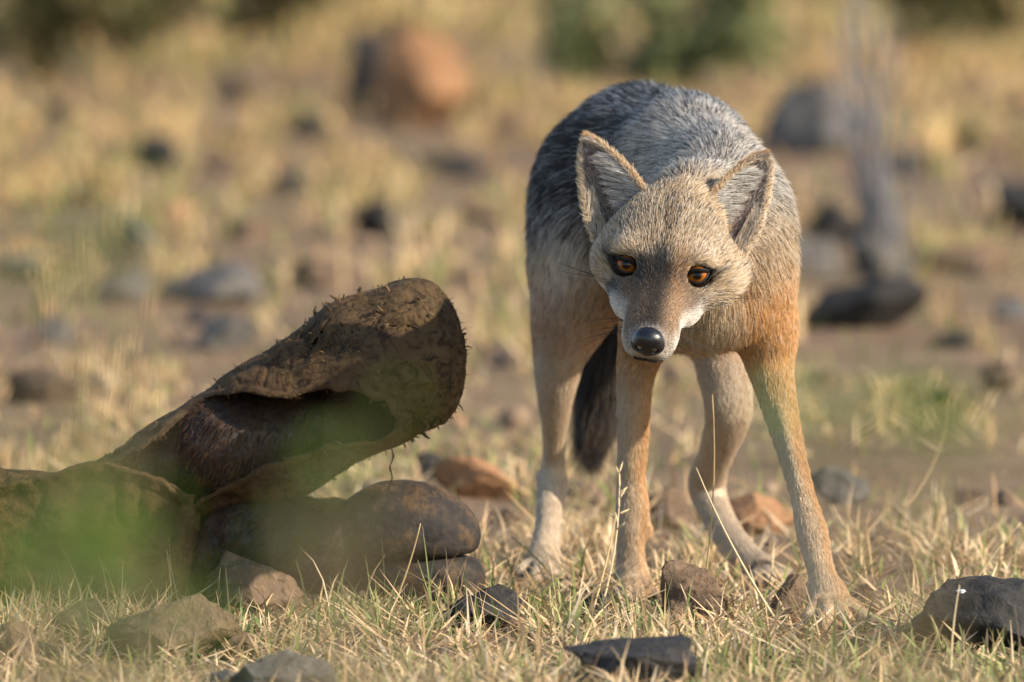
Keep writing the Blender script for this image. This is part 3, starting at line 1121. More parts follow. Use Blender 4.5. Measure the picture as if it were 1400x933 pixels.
# tendons down the front of the limbs, wrist pads, elbow and heel points
def ridge(x0, y0, Y0, x1, y1, Y1, r):
    a, b = jp(x0, y0, Y0), jp(x1, y1, Y1)
    PR.append(cone(a, b, r * .001, r * .8 * .001, .005, tag='leg', flow=nrm(b - a), flen=.0062, lift=.2))


ridge(1068, 560, -.050, 1094, 668, -.087, 4.0)
ridge(1116, 742, -.112, 1124, 786, -.132, 4.0)
ridge(1108, 742, -.112, 1116, 786, -.130, 3.5)
ridge(860, 560, .066, 862, 645, .080, 4.0)
ridge(858, 720, .083, 856, 775, .086, 3.6)
ridge(867, 720, .083, 870, 775, .086, 3.6)
ridge(748, 690, .345, 742, 748, .316, 3.5)
ridge(757, 690, .345, 753, 748, .316, 3.5)
T_ell(1122, 748, -.085, 8, 10, .010, (0, 0, -1), .006, .2, .006, 'leg')
T_ell(884, 722, .100, 7, 10, .010, (0, 0, -1), .006, .2, .006, 'leg')
T_ell(744, 655, .385, 9, 14, .012, (0, 0, -1), .006, .2, .008, 'leg')
# paws
PAWS = [((1131, 815, -.13), 26, [(1106, 847, -.165), (1131, 855, -.185), (1159, 854, -.178), (1184, 849, -.15)]),
        ((864, 795, .095), 24, [(841, 815, .07), (856, 822, .05), (875, 822, .05), (891, 815, .07)]),
        ((744, 770, .31), 24, [(713, 785, .29), (732, 795, .262), (753, 797, .26), (771, 791, .28)]),
        ((1042, 780, .315), 23, [(1036, 796, .29), (1054, 798, .28), (1070, 797, .285), (1082, 792, .295)])]
CLAWS = []
TOES = []
for (c, r, toes) in PAWS:
    T_ell(c[0], c[1], c[2], r, r * .85, r / 1600, (0, -.6, -.8), .005, .22, .008, 'paw')
    for t in toes:
        m0 = ((c[0] + t[0]) / 2, (c[1] + t[1]) / 2 - 5, (c[2] + t[2]) / 2)
        a, b, d = jp(c[0] + (t[0] - c[0]) * .25, c[1], c[2]), jp(*m0), jp(t[0], t[1] - 4, t[2])
        PR.append(cone(a, b, .0075, .0072, .003, tag='paw', flow=nrm(b - a), flen=.004, lift=.2))
        PR.append(cone(b, d, .0072, .0064, .001, tag='paw', flow=nrm(d - b), flen=.0035, lift=.2))
        TOES.append((a, b)); TOES.append((b, d))
        CLAWS.append((d, nrm((d - b) * np.array([1, 1, .2]) + np.array([0, 0, -.004]))))
# tail
chain([(868, 270, 0.44, 34), (846, 360, 0.50, 30), (832, 460, 0.51, 25), (822, 540, 0.51, 21), (812, 600, 0.50, 8)], .036, .40, 0.006, 'tail')

JLO = np.min([p['lo'] for p in PR], 0) - .01
JHI = np.max([p['hi'] for p in PR], 0) + .01
jf = Field(JLO, JHI, 0.0028)
for p_ in PR: jf.add(p_)
EYES = []
for s_ in (-1, 1):
    c = hp(s_ * 30.0, 0.0, -1.5)
    EYES.append(c)
    jf.sub(cone(c, c + nrm(np.array([0, -CAM_D, CAM_H]) - c) * .03, .0098, .0118), .005)
CAMP = np.array([0, -CAM_D, CAM_H])
# mouth line and nostril groove
BV, BF = jf.mesh()
for _ in range(3):
    acc = np.zeros_like(BV); cn = np.zeros(len(BV))
    for i in range(4):
        np.add.at(acc, BF[:, i], BV[BF[:, (i + 1) % 4]]); np.add.at(acc, BF[:, i], BV[BF[:, (i + 3) % 4]]); np.add.at(cn, BF[:, i], 2)
    BV = BV * .45 + acc / np.maximum(cn, 1)[:, None] * .55

# ears: two rims and a cupped shell between them
EARS = []


def spline(P, n):
    P = np.asarray(P, float)
    d = np.r_[0, np.cumsum(np.linalg.norm(np.diff(P, axis=0), axis=1))]
    t = np.linspace(0, d[-1], n)
    Q = np.stack([np.interp(t, d, P[:, i]) for i in range(P.shape[1])], 1)
    for _ in range(3):
        Q[1:-1] = (Q[:-2] + 2 * Q[1:-1] + Q[2:]) / 4
    return Q


def ear(outer_, inner_, yb, yt, depth, dout):
    n, mseg = 26, 15
    O, I = spline(outer_, n), spline(inner_, n)
    t = np.linspace(0, 1, n)
    Yc = yb + (yt - yb) * t
    O3 = np.array([q(O[i, 0], O[i, 1], Yc[i] + dout * (1 - t[i] * .6)) for i in range(n)])
    I3 = np.array([q(I[i, 0], I[i, 1], Yc[i]) for i in range(n)])
    Mi = (O3 + I3) / 2; hw = (I3 - O3) / 2
    ax = nrm(np.gradient(Mi, axis=0))
    back = nrm(np.cross(ax, nrm(hw + 1e-6)))
    back[back[:, 1] < 0] *= -1
    dp = depth * (1 - t ** 2.2) * (0.55 + 0.45 * (1 - t))
    ang = np.linspace(-1, 1, mseg) * math.radians(100)
    sn = np.sin(ang) / math.sin(math.radians(100)); cs = (np.cos(ang) - math.cos(math.radians(100))) / (1 - math.cos(math.radians(100)))
    bulge = 1 + 0.22 * cs[None] * (1 - np.abs(sn[None]))
    S = Mi[:, None] + hw[:, None] * (np.sin(ang) * 1.0)[None, :, None] + back[:, None] * (dp[:, None] * cs[None])[..., None]
    inn = S
    du = np.gradient(S, axis=0); dv = np.gradient(S, axis=1)
    nn = nrm(np.cross(du, dv))
    sign = np.sign((nn * back[:, None]).sum(-1).mean())
    nn = nn * sign
    th = (0.0022 * (1 - .55 * t))[:, None, None] * (np.abs(np.cos(ang * .9)) ** .5)[None, :, None]
    out = S + nn * th
    V = np.concatenate([inn.reshape(-1, 3), out.reshape(-1, 3)])
    F = []
    K = n * mseg
    for i in range(n - 1):
        for j in range(mseg - 1):
            a = i * mseg + j
            F.append((a, a + 1, a + mseg + 1, a + mseg)); F.append((K + a, K + a + mseg, K + a + mseg + 1, K + a + 1))
        for j in (0, mseg - 1):
            a = i * mseg + j
            F.append((a, a + mseg, K + a + mseg, K + a))
    for j in range(mseg - 1):
        a = (n - 1) * mseg + j
        F.append((a, a + 1, K + a + 1, K + a))
    EARS.append(dict(inn=inn, out=out, nn=nn, ax=ax, back=back, O=O3, I=I3, t=t, ang=ang))
    return V, np.array(F)


earL = ear([(822, 350), (803, 305), (796, 258), (793, 222), (796, 200), (803, 192)],
           [(898, 282), (871, 246), (850, 222), (831, 205), (814, 194), (803, 192)], -.160, -.134, .014, .012)
earR = ear([(1008, 365), (1038, 312), (1048, 274), (1052, 246), (1052, 227), (1046, 215)],
           [(948, 294), (982, 256), (1004, 236), (1023, 221), (1036, 216), (1046, 215)], -.168, -.142, .014, .010)


# ---- coat colour (albedo of skin and hair, some light and shade painted in on legs and paws) as a function of place on the body
def coat(p, N):
    """returns base colour, dark fraction, pale fraction for points p"""
    n = len(p)
    h = (p - E) @ HM.T * 1000.0
    r, f, u = h[:, 0], h[:, 1], h[:, 2]
    n1 = noise(p * 28, 71); n2 = noise(p * 75, 72); n3 = noise(p * np.array([60, 25, 60], np.float32), 73)
    # image-like measures from real position
    X, Y, Z = p.T
    tan = np.array([.50, .315, .165]); rust = np.array([.50, .265, .105]); cream = np.array([.66, .55, .41]); grey = np.array([.40, .35, .29])
    dark = np.array([.022, .019, .018])
    col = np.tile(tan, (n, 1)); df = np.full(n, .06); pf = np.full(n, .15)
    def mixc(w, c):
        nonlocal col
        col = col * (1 - w[:, None]) + np.asarray(c) * w[:, None]
    def mixd(w, d_, p_):
        nonlocal df, pf
        df = df * (1 - w) + d_ * w; pf = pf * (1 - w) + p_ * w
    # trunk: height bands
    body = sstep(.20, .27, Z + .02 * n1)
    mixc(body * .6, grey); mixd(body, .22, .30)
    # saddle: dark and silver on top and flanks behind the shoulder
    sad = sstep(.315, .37, Z - .12 * sstep(.0, -.12, -Y * 0) + .018 * n1 + .35 * np.clip(Y - .12, 0, .15)) * sstep(.08, .17, Y + .02 * n1 + .25 * np.clip(-(X - .13), 0, .2))
    mixc(sad * .9, (.12, .125, .14)); mixd(sad, .72, .25)
    # silver withers
    wth = np.exp(-(((X - .155) / .075) ** 2 + ((Y - .08) / .09) ** 2)) * sstep(.33, .38, Z)
    mixc(wth * .8, (.50, .47, .43)); mixd(wth, .26, .52)
    # dark streak from the withers down the right flank
    dk = np.exp(-((X - .035 + .35 * (Z - .40)) / .030) ** 2) * sstep(.28, .34, Z) * sstep(.07, .13, Y)
    mixc(dk * .8, (.06, .055, .055)); mixd(dk * .9, .86, .10)
    # flank lower edge is warmer
    lowf = (1 - sstep(.24, .32, Z + .02 * n1)) * sstep(.16, .22, Z)
    mixc(lowf * .75, rust * 1.05); mixd(lowf * .8, .07, .15)
    # right haunch pale, dark above
    ha = np.exp(-(((X - .055) / .03) ** 2 + ((Z - .285) / .045) ** 2)) * sstep(.15, .25, Y)
    mixc(np.clip(ha * 1.2, 0, 1) * .85, (.70, .62, .52)); mixd(ha, .05, .55)
    # legs: cream fronts; warm sun side and grey shade side painted in by facing
    leg = 1 - sstep(.17, .23, Z)
    mixc(leg * .6, np.array([.56, .395, .24])); mixd(leg, .02, .08)
    fr = leg * sstep(.2, .8, -N[:, 1])
    mixc(fr * .6, (.66, .54, .40))
    mixc(leg * sstep(.1, .75, N[:, 0]) * .75, (.58, .335, .145))
    mixc(leg * sstep(.1, .8, -N[:, 0]) * .6, (.60, .53, .45))
    low = 1 - sstep(.03, .11, Z)
    mixc(low * .3, (.60, .48, .34))
    hind = leg * sstep(.2, .26, Y)
    mixc(hind * .7, (.62, .53, .42))
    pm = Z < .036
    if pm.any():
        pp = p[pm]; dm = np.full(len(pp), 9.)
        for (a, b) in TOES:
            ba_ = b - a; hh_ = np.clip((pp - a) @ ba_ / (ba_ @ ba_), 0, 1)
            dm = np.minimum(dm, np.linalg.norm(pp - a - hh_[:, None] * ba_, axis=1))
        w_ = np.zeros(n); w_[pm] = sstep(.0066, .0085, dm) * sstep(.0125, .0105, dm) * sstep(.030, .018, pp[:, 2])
        mixc(w_ * .75, (.12, .08, .05)); mixd(w_, .3, .0)  # shade in the gaps between the toes, painted into the coat
    # tail
    tl = sstep(.44, .475, Y + .02 * n1 + np.clip(.33 - Z, 0, .3) * .12)
    mixc(tl, (.10, .065, .04)); mixd(tl, .74, .0)
    tt = tl * sstep(.30, .36, Z)
    mixc(tt * .5, (.3, .25, .2))
    # neck: grizzled tan, rust low on the breast
    nk = sstep(.06, -.04, Y) * sstep(.19, .24, Z)
    mixc(nk * .75, (.50, .39, .26)); mixd(nk * .85, .17, .30)
    br = nk * (1 - sstep(.235, .29, Z + .012 * n1))
    mixc(br * .8, (.56, .37, .20)); mixd(br, .05, .3)
    sh = np.exp(-(((X - .225) / .05) ** 2 + ((Z - .245) / .05) ** 2)) * sstep(.1, .02, Y)
    sh = np.clip(sh * 1.25, 0, 1)
    mixc(sh * .95, (.58, .325, .13)); mixd(sh, .03, .15)
    bk = sstep(.335, .36, Z) * sstep(-.13, -.09, Y) * sstep(.08, .02, Y)
    mixc(bk * .8, (.40, .37, .33)); mixd(bk * .8, .34, .36)
    # ---------------- head
    hd = sstep(-105, -75, f) * sstep(130, 100, f) * sstep(.02, -.03, Y) * sstep(.145, .165, Z)
    hd = hd * (np.abs(r) < 95)
    def hm(w, c, d_=None, p_=None):
        w = w * hd
        mixc(w, c)
        if d_ is not None: mixd(w, d_, p_)
    one = np.ones(n)
    hm(one, (.51, .355, .195), .14, .32)
    fore = sstep(5, -25, f) * sstep(-5, 10, u)
    hm(fore * .7, (.45, .34, .215), .22, .40)
    hm(fore * np.exp(-(r / 5.5) ** 2) * .75, (.26, .17, .10), .48, .12)
    crown = sstep(-50, -80, f)
    hm(crown * .6, (.50, .35, .19), .14, .26)
    ar = np.abs(r)
    # muzzle top
    mz = sstep(4, 20, f)
    hm(mz, (.25, .17, .112), .2, .04)
    top = mz * np.exp(-(r / 13.0) ** 2) * sstep(-12, -2, u + 3 * n2)
    hm(top * .92, (.028, .024, .023), .55, .0)
    # dark spot between the eyes
    hm(np.exp(-((r + 2) / 11.0) ** 2 - ((f - 12) / 15.0) ** 2) * sstep(-6, 2, u) * .9, (.016, .014, .016), .75, .0)
    # rusty strip on the left side of the bridge
    hm(np.exp(-((r - 16) / 6.0) ** 2 - ((f - 14) / 20.0) ** 2) * .7, (.48, .25, .10), .05, .08)
    hm(np.exp(-((ar - 15) / 8.0) ** 2 - ((f - 52) / 20.0) ** 2) * .35, (.46, .28, .15), .06, .2)
    # smudge below the eyes
    for (rc, wg) in ((-35, 1.25), (31, .85)):
        hm(np.clip(np.exp(-((r - rc) / 7.5) ** 2 - ((f - 18) / 11.0) ** 2 - ((u + 16.5) / 8.5) ** 2) * wg * (1 + .2 * n2), 0, 1), (.03, .026, .025), .65, .03)
    # pale brows and cheeks
    hm(np.exp(-((ar - 28) / 13.0) ** 2 - ((f + 8) / 12.0) ** 2 - ((u - 14) / 9.0) ** 2) * .8, (.58, .49, .37), .06, .5)
    # outer eye line
    hm(np.exp(-((ar - 46) / 8.0) ** 2 - ((f + 4) / 12.0) ** 2 - ((u - 1) / 2.5) ** 2) * .75, (.12, .10, .09), .55, .1)
    # eye rims
    for c in EYES:
        de = np.linalg.norm(p - c, axis=1) * 1000
        hm(sstep(14, 12, de), (.05, .043, .04), .8, .02)
    # tear line
    hm(np.exp(-((ar - 17) / 4.0) ** 2 - ((f - 16) / 9.0) ** 2) * sstep(-20, -4, u) * .6, (.10, .075, .06), .5, .05)
    hm(np.exp(-((ar - 38) / 9.0) ** 2 - ((f - 6) / 9.0) ** 2 - ((u + 13) / 5.0) ** 2) * .7, (.56, .48, .38), .08, .45)
    # white lips, chin, cheek blaze
    lip = sstep(12, 30, f + 5 * n2) * sstep(-7, -19, u + 4 * n2 - .03 * (70 - f)) * sstep(7, 15, ar)
    hm(lip * .9, (.72, .67, .60), .06, .5)
    chin = sstep(30, 44, f) * sstep(-27, -33, u)
    hm(chin, (.78, .73, .65), .03, .5)
    blz = np.exp(-((ar - 44) / 10.0) ** 2 - ((f - 6) / 18.0) ** 2 - ((u + 30) / 10.0) ** 2)
    hm(sstep(.25, .75, blz + .2 * n2) * .8, (.62, .56, .47), .04, .5)
    ck = np.exp(-((ar - 60) / 13.0) ** 2 - ((f + 22) / 18.0) ** 2 - ((u + 20) / 20.0) ** 2)
    hm(ck * .6, (.55, .45, .32), .12, .45)
    thr = sstep(-36, -48, u) * (1 - lip)
    hm(thr * .8, (.62, .50, .34), .04, .4)
    # around the nose pad and mouth
    hm(sstep(68, 82, f) * sstep(-30, -18, u) * .6, (.42, .36, .31), .15, .45)
    hm(np.exp(-((u + 24.0) / 1.9) ** 2) * sstep(58, 68, f) * .95, (.03, .025, .024), .9, 0)
    return np.clip(col, 0, 1), np.clip(df, 0, 1), np.clip(pf, 0, 1)


# region blending for hair direction / length
def regions(V, N):
    n = len(V)
    W = np.zeros(n); flow = np.zeros((n, 3)); ln = np.zeros(n); lf = np.zeros(n); hw = np.zeros(n); lw = np.zeros(n)
    noseP = hp(0, 92, -6)
    hflow = nrm(V - noseP)
    for pr in PR:
        m = np.all((V > pr['lo'] - .03) & (V < pr['hi'] + .03), axis=1)
        if not m.any(): continue
        d = pr['f'](V[m].astype(np.float32))
        w = np.exp(-np.clip(d + .002, 0, None) / .006)
        W[m] += w
        fl = hflow[m] if pr['flow'] is None else pr['flow'][None]
        flow[m] += w[:, None] * fl
        ln[m] += w * pr['flen']; lf[m] += w * pr['lift']
        if pr['tag'] == 'head': hw[m] += w
        if pr['tag'].startswith('leg') or pr['tag'] == 'paw': lw[m] += w
    W = np.maximum(W, 1e-6)
    flow = nrm(flow / W[:, None]); ln /= W; lf /= W; hw /= W; lw /= W
    h = (V - E) @ HM.T * 1000
    # short on the muzzle, longer on cheeks
    mz = sstep(0, 45, h[:, 1]) * hw
    ln = ln * (1 - .62 * mz)
    ck = sstep(38, 58, np.abs(h[:, 0])) * hw * sstep(10, -25, h[:, 2]) * np.where(h[:, 0] < 0, .6, 1)
    ln = ln + ck * (.009 + .010 * sstep(-8, -24, h[:, 1]) * sstep(-5, -20, h[:, 2]))
    lf = lf + ck * .12
    nape = sstep(-60, -95, h[:, 1]) * hw
    ln = ln + nape * .009
    return flow, ln, lf, hw, lw


BN = vnormals(BV, BF)
bflow, bln, blf, bhw, blw = regions(BV, BN)
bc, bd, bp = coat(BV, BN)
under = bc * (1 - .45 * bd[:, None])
EV = np.concatenate([BV, earL[0], earR[0]])
EF = np.concatenate([BF, earL[1] + len(BV), earR[1] + len(BV) + len(earL[0])])
earc = np.concatenate([np.tile([.24, .17, .14], (len(earL[0]) // 2, 1)), np.tile([.52, .33, .16], (len(earL[0]) // 2, 1))])
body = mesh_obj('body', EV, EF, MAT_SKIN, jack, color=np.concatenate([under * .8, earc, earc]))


def grow_hair(root, N, flow, L, lift, base, df, pf, r, k=5, rad=.00021, clump=.0045, cl=.15, jit=.14, drop=.25, calm=None):
    n = len(root)
    ft = flow - (flow * N).sum(1, keepdims=True) * N
    ft = nrm(ft + .001)
    sw = np.stack([noise(root * 55 + 9 * i, 81 + i) for i in range(3)], 1) * .17 + r.normal(0, jit, (n, 3))
    if calm is not None: sw = sw * (1 - calm)[:, None]
    li = np.clip(lift + .10 * noise(root * 70, 85) + r.normal(0, .10, n), .08, 1.1)
    d0 = nrm(ft * np.cos(li)[:, None] + N * np.sin(li)[:, None] + sw * .7)
    d1 = nrm(ft + sw + np.array([0, 0, -1.0]) * drop + N * .05)
    L = L * r.uniform(.65, 1.2, n) * (1 + .2 * noise(root * 45, 86))
    s = np.linspace(0, 1, k)
    P = root[:, None] + L[:, None, None] * (s[None, :, None] * d0[:, None] * (1 - .45 * s[None, :, None]) + .55 * (s ** 2)[None, :, None] * d1[:, None])
    if clump:
        key = np.floor((root + .5 * clump * np.stack([noise(root * 120, 87), noise(root * 120, 88), noise(root * 120, 89)], 1)) / clump).astype(np.int64)
        hk = key[:, 0] * 73856093 ^ key[:, 1] * 19349663 ^ key[:, 2] * 83492791
        _, inv = np.unique(hk, return_inverse=True)
        cnt = np.bincount(inv)
        cen = np.stack([np.bincount(inv, P[:, -1, i]) / cnt for i in range(3)], 1)[inv]
        P = P + (s ** 1.5)[None, :, None] * (cl if calm is None else (cl * (1 - calm))[:, None, None]) * (cen - P[:, -1])[:, None]
    P[:, 0] -= N * .0012
    # colour: dark, pale or base strands; agouti bands on guard hairs
    x = r.random(n)
    loc = .28 * noise(root * 95, 90)
    isd = x < df * (1 + loc * 1.6)
    isp = (~isd) & (x > 1 - pf * (1 - loc))
    vr = .23 if calm is None else .23 * (1 - .45 * calm)
    v = (.96 + vr * r.uniform(-1, 1, n))[:, None]
    cb = base * v
    cd = np.array([.030, .026, .025]) * r.uniform(.6, 1.8, (n, 1))
    cool = np.clip((base[:, :1] - base[:, 2:3]) / .15, 0, 1)
    cp = np.clip(base * .45 + np.array([.46, .42, .37]) * cool + np.array([.42, .44, .47]) * (1 - cool), 0, .86) * r.uniform(.8, 1.08, (n, 1))
    C = np.repeat(cb[:, None], k, 1)
    tipw = sstep(.45, .95, s)[None, :, None]
    C = np.where(isd[:, None, None], cb[:, None] * .55 * (1 - sstep(.15, .5, s)[None, :, None]) + cd[:, None] * sstep(.15, .5, s)[None, :, None], C)
    C = np.where(isp[:, None, None], cb[:, None] * (1 - sstep(.2, .6, s)[None, :, None]) + cp[:, None] * sstep(.2, .6, s)[None, :, None], C)
    R = rad * np.array([1, 1, .85, .6, .18])[None, :k] * r.uniform(.75, 1.25, (n, 1))
    return P, R, C


# short dark hair left on the shank and pastern of the carcass
for (V_, F_, par, cnt) in ((SHV, SHF, shank, 16000), (PAV, PAF, pastern, 14000)):
    r = np.random.default_rng(cnt)
    N_ = vnormals(V_, F_)
    ix = r.choice(len(V_), cnt)
    rt = V_[ix] + r.normal(0, .0008, (cnt, 3))
    bb = np.array([.05, .028, .017]) * (1 + .5 * noise(rt * 40, 171))[:, None] + np.array([.06, .028, .007]) * np.clip(noise(rt * 18, 172), 0, 1)[:, None]
    P, Rr, Cc = grow_hair(rt, N_[ix], np.tile([-.45, .1, -.9], (cnt, 1)), np.full(cnt, .007), np.full(cnt, .16), bb, np.full(cnt, .35), np.full(cnt, .0), r, rad=.0003, clump=.005, cl=.4)
    hh = hair_obj('dead_hair', P, Rr, Cc, MAT_DEAD, par)
    hh['kind'] = 'stuff'

# sample roots over the body
T = np.concatenate([BF[:, [0, 1, 2]], BF[:, [0, 2, 3]]])
ar_ = np.linalg.norm(np.cross(BV[T[:, 1]] - BV[T[:, 0]], BV[T[:, 2]] - BV[T[:, 0]]), axis=1) / 2
hx = (BV - E) @ HM.T * 1000
dens_v = 850e3 + 1250e3 * bhw + 550e3 * blw
# bare spots: nose pad and eyes
bare = np.zeros(len(BV), bool)
for c in EYES:
    ed = nrm(CAMP - c)
    w_ = BV - c
    al = w_ @ ed
    lv = w_ - al[:, None] * ed
    lz = lv[:, 2]; lx = np.hypot(lv[:, 0], lv[:, 1])
    bare |= ((lx / .0104) ** 2 + (lz / np.where(lz > 0, .0062, .0084)) ** 2 < 1) & (al > 0)
bare |= np.linalg.norm((hx - np.array([0, 92, -7])) / np.array([15, 11, 13]), axis=1) < 1
dens_v[bare] = 0
dt = ar_ * dens_v[T].mean(1)
dt[bare[T].any(1)] = 0
NH = int(dt.sum())
rr = np.random.default_rng(21)
ti = rr.choice(len(T), NH, p=dt / dt.sum())
ba = rr.random((NH, 2)); fl_ = ba.sum(1) > 1; ba[fl_] = 1 - ba[fl_]
wt = np.concatenate([1 - ba.sum(1, keepdims=True), ba], 1)
tri = T[ti]
def interp(A):
    return (A[tri] * (wt[..., None] if A.ndim == 2 else wt)).sum(1)
root = interp(BV); rn = nrm(interp(BN)); rfl = nrm(interp(bflow)); rL = interp(bln); rlf = interp(blf); rhw = interp(bhw); rlw = interp(blw)
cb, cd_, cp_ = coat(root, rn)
print('hairs', NH, 'body verts', len(BV))
rad = .00018 - .00004 * rhw - .00003 * rlw
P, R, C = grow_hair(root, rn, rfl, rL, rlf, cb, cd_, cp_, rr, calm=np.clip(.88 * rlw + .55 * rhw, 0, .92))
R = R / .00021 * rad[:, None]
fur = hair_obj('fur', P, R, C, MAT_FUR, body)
fur['kind'] = 'stuff'

# ear hair: short velvet outside, rim fringe, long pale hair inside
eP, eR, eC = [], [], []
for ei, e in enumerate(EARS):
    r = np.random.default_rng(31 + ei)
    n_, m_s = e['inn'].shape[:2]
    def samp(G, cnt, lo=0., hi=1., jlo=0., jhi=1.):
        u_ = r.uniform(lo, hi, cnt) * (n_ - 1); v_ = r.uniform(jlo, jhi, cnt) * (m_s - 1)
        i = np.minimum(u_.astype(int), n_ - 2); j = np.minimum(v_.astype(int), m_s - 2)
        a = (u_ - i)[:, None]; b = (v_ - j)[:, None]
        g = (G[i, j] * (1 - a) + G[i + 1, j] * a) * (1 - b) + (G[i, j + 1] * (1 - a) + G[i + 1, j + 1] * a) * b
        return g, i, j, u_ / (n_ - 1), v_ / (m_s - 1)
    # outside
    p, i, j, uu, vv = samp(e['out'], 9000)
    nn = e['nn'][i, j]
    P1, R1, C1 = grow_hair(p, nn, e['ax'][i], np.full(len(p), .007), np.full(len(p), .3), np.tile([.52, .32, .15], (len(p), 1)), np.full(len(p), .06), np.full(len(p), .15), r, rad=.00018, clump=0, drop=0)
    eP.append(P1); eR.append(R1); eC.append(C1)
    # inside velvet, dark flesh shows through; hollow's shade painted in towards middle and base
    p, i, j, uu, vv = samp(e['inn'], 7000)
    nn = -e['nn'][i, j]
    edge = np.abs(vv - .5) * 2
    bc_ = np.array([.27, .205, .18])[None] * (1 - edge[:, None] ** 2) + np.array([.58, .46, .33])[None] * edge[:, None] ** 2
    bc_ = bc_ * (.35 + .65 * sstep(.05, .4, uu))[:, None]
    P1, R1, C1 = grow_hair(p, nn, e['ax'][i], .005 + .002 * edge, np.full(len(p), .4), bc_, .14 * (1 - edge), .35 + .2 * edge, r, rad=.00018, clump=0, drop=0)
    eP.append(P1); eR.append(R1); eC.append(C1)
    # rim
    for side in ('O', 'I'):
        c_ = 1700
        u_ = r.uniform(0, 1, c_) * (n_ - 1); i = np.minimum(u_.astype(int), n_ - 2); a = (u_ - i)[:, None]
        G = e[side]
        p = G[i] * (1 - a) + G[i + 1] * a + r.normal(0, .0013, (c_, 3)) + e['back'][i] * r.uniform(0, .002, (c_, 1))
        outw = nrm(G[i] - (e['O'][i] + e['I'][i]) / 2 + 1e-9)
        dirn = nrm(e['ax'][i] * .8 + outw * .55)
        P1, R1, C1 = grow_hair(p, nrm(outw - e['back'][i] * .6), dirn, np.full(c_, .0042), np.full(c_, .15), np.tile([.58, .46, .32] if side == 'O' else [.54, .38, .22], (c_, 1)), np.full(c_, .03), np.full(c_, .35), r, rad=.00017, clump=0, drop=0)
        eP.append(P1); eR.append(R1); eC.append(C1)
    # long pale hair springing from the edge that faces the forehead, reaching across the cup
    c_ = 3800
    jl = (.58, .97)
    p, i, j, uu, vv = samp(e['inn'], c_, 0.02, .72, *jl)
    across = nrm(e['O'][i] - e['I'][i])
    fl = nrm(across * .75 + e['ax'][i] * .75)
    P1, R1, C1 = grow_hair(p, -e['nn'][i, j], fl, r.uniform(.016, .030, c_) * (1 - .55 * uu), np.full(c_, .95), np.tile([.50, .45, .40], (c_, 1)) * (.35 + .65 * sstep(.0, .3, uu))[:, None], np.full(c_, .12), np.full(c_, .5), r, rad=.0002, clump=.006, cl=.6, drop=.05, jit=.14)  # hair colour darkened towards the base, painting in the shade of the cup
    eP.append(P1); eR.append(R1); eC.append(C1)
    p, i, j, uu, vv = samp(e['inn'], 1100, 0.0, .45, .03, .3)
    P1, R1, C1 = grow_hair(p, -e['nn'][i, j], nrm(-across[:1] * .3 + e['ax'][i]), np.full(1100, .013), np.full(1100, .5), np.tile([.58, .47, .34], (1100, 1)), np.full(1100, .08), np.full(1100, .5), r, rad=.0002, clump=.005, cl=.5, drop=0)
    eP.append(P1); eR.append(R1); eC.append(C1)
ef = hair_obj('ear_fur', np.concatenate(eP), np.concatenate(eR), np.concatenate(eC), MAT_FUR, body)
ef['kind'] = 'stuff'

# eyes
def eye_mat():
    m = M('amber_eye')
    tc = m.n('ShaderNodeTexCoord')
    sx = m.n('ShaderNodeSeparateXYZ'); m.l(tc.outputs['Object'], sx.inputs[0])
    cx = m.n('ShaderNodeCombineXYZ'); m.l(sx.outputs[0], cx.inputs[0]); m.l(sx.outputs[1], cx.inputs[1])
    ln = m.n('ShaderNodeVectorMath', operation='LENGTH'); m.l(cx.outputs[0], ln.inputs[0])
    mu = m.n('ShaderNodeMath', operation='MULTIPLY'); mu.inputs[1].default_value = 80.0
    m.l(ln.outputs['Value'], mu.inputs[0])
    fib = m.noise(900, 3)
    col = m.ramp(mu.outputs[0], [(0.0, (.003, .002, .002)), (0.22, (.003, .002, .002)), (0.28, (.10, .03, .003)), (0.42, (.31, .105, .010)),
                                 (0.60, (.23, .072, .007)), (0.69, (.008, .005, .004))])
    col = m.mix(0.25, col, m.ramp(fib, [(.35, (.2, .06, .01)), (.7, (.6, .25, .03))]), 'MULTIPLY')
    return m.set(col, 0.08, 0.3)


EYEM = eye_mat()
m = M('eyelid_skin'); LID = m.set((.010, .008, .008), .6, .25)
m = M('nose_leather')
nz = m.noise(900, 4, .6)
NOSEM = m.set((.006, .006, .008), .27, .5, m.bump(nz, .35, .0008))
m = M('claw_horn'); CLAWM = m.set((.035, .026, .02), .35, .4)


def uvs(n=24, k=32):
    V, F = [], []
    for i in range(n + 1):
        th = math.pi * i / n
        for j in range(k):
            V.append((math.sin(th) * math.cos(2 * math.pi * j / k), math.sin(th) * math.sin(2 * math.pi * j / k), math.cos(th)))
    for i in range(n):
        for j in range(k):
            F.append((i * k + j, (i + 1) * k + j, (i + 1) * k + (j + 1) % k, i * k + (j + 1) % k))
    return np.array(V), np.array(F)


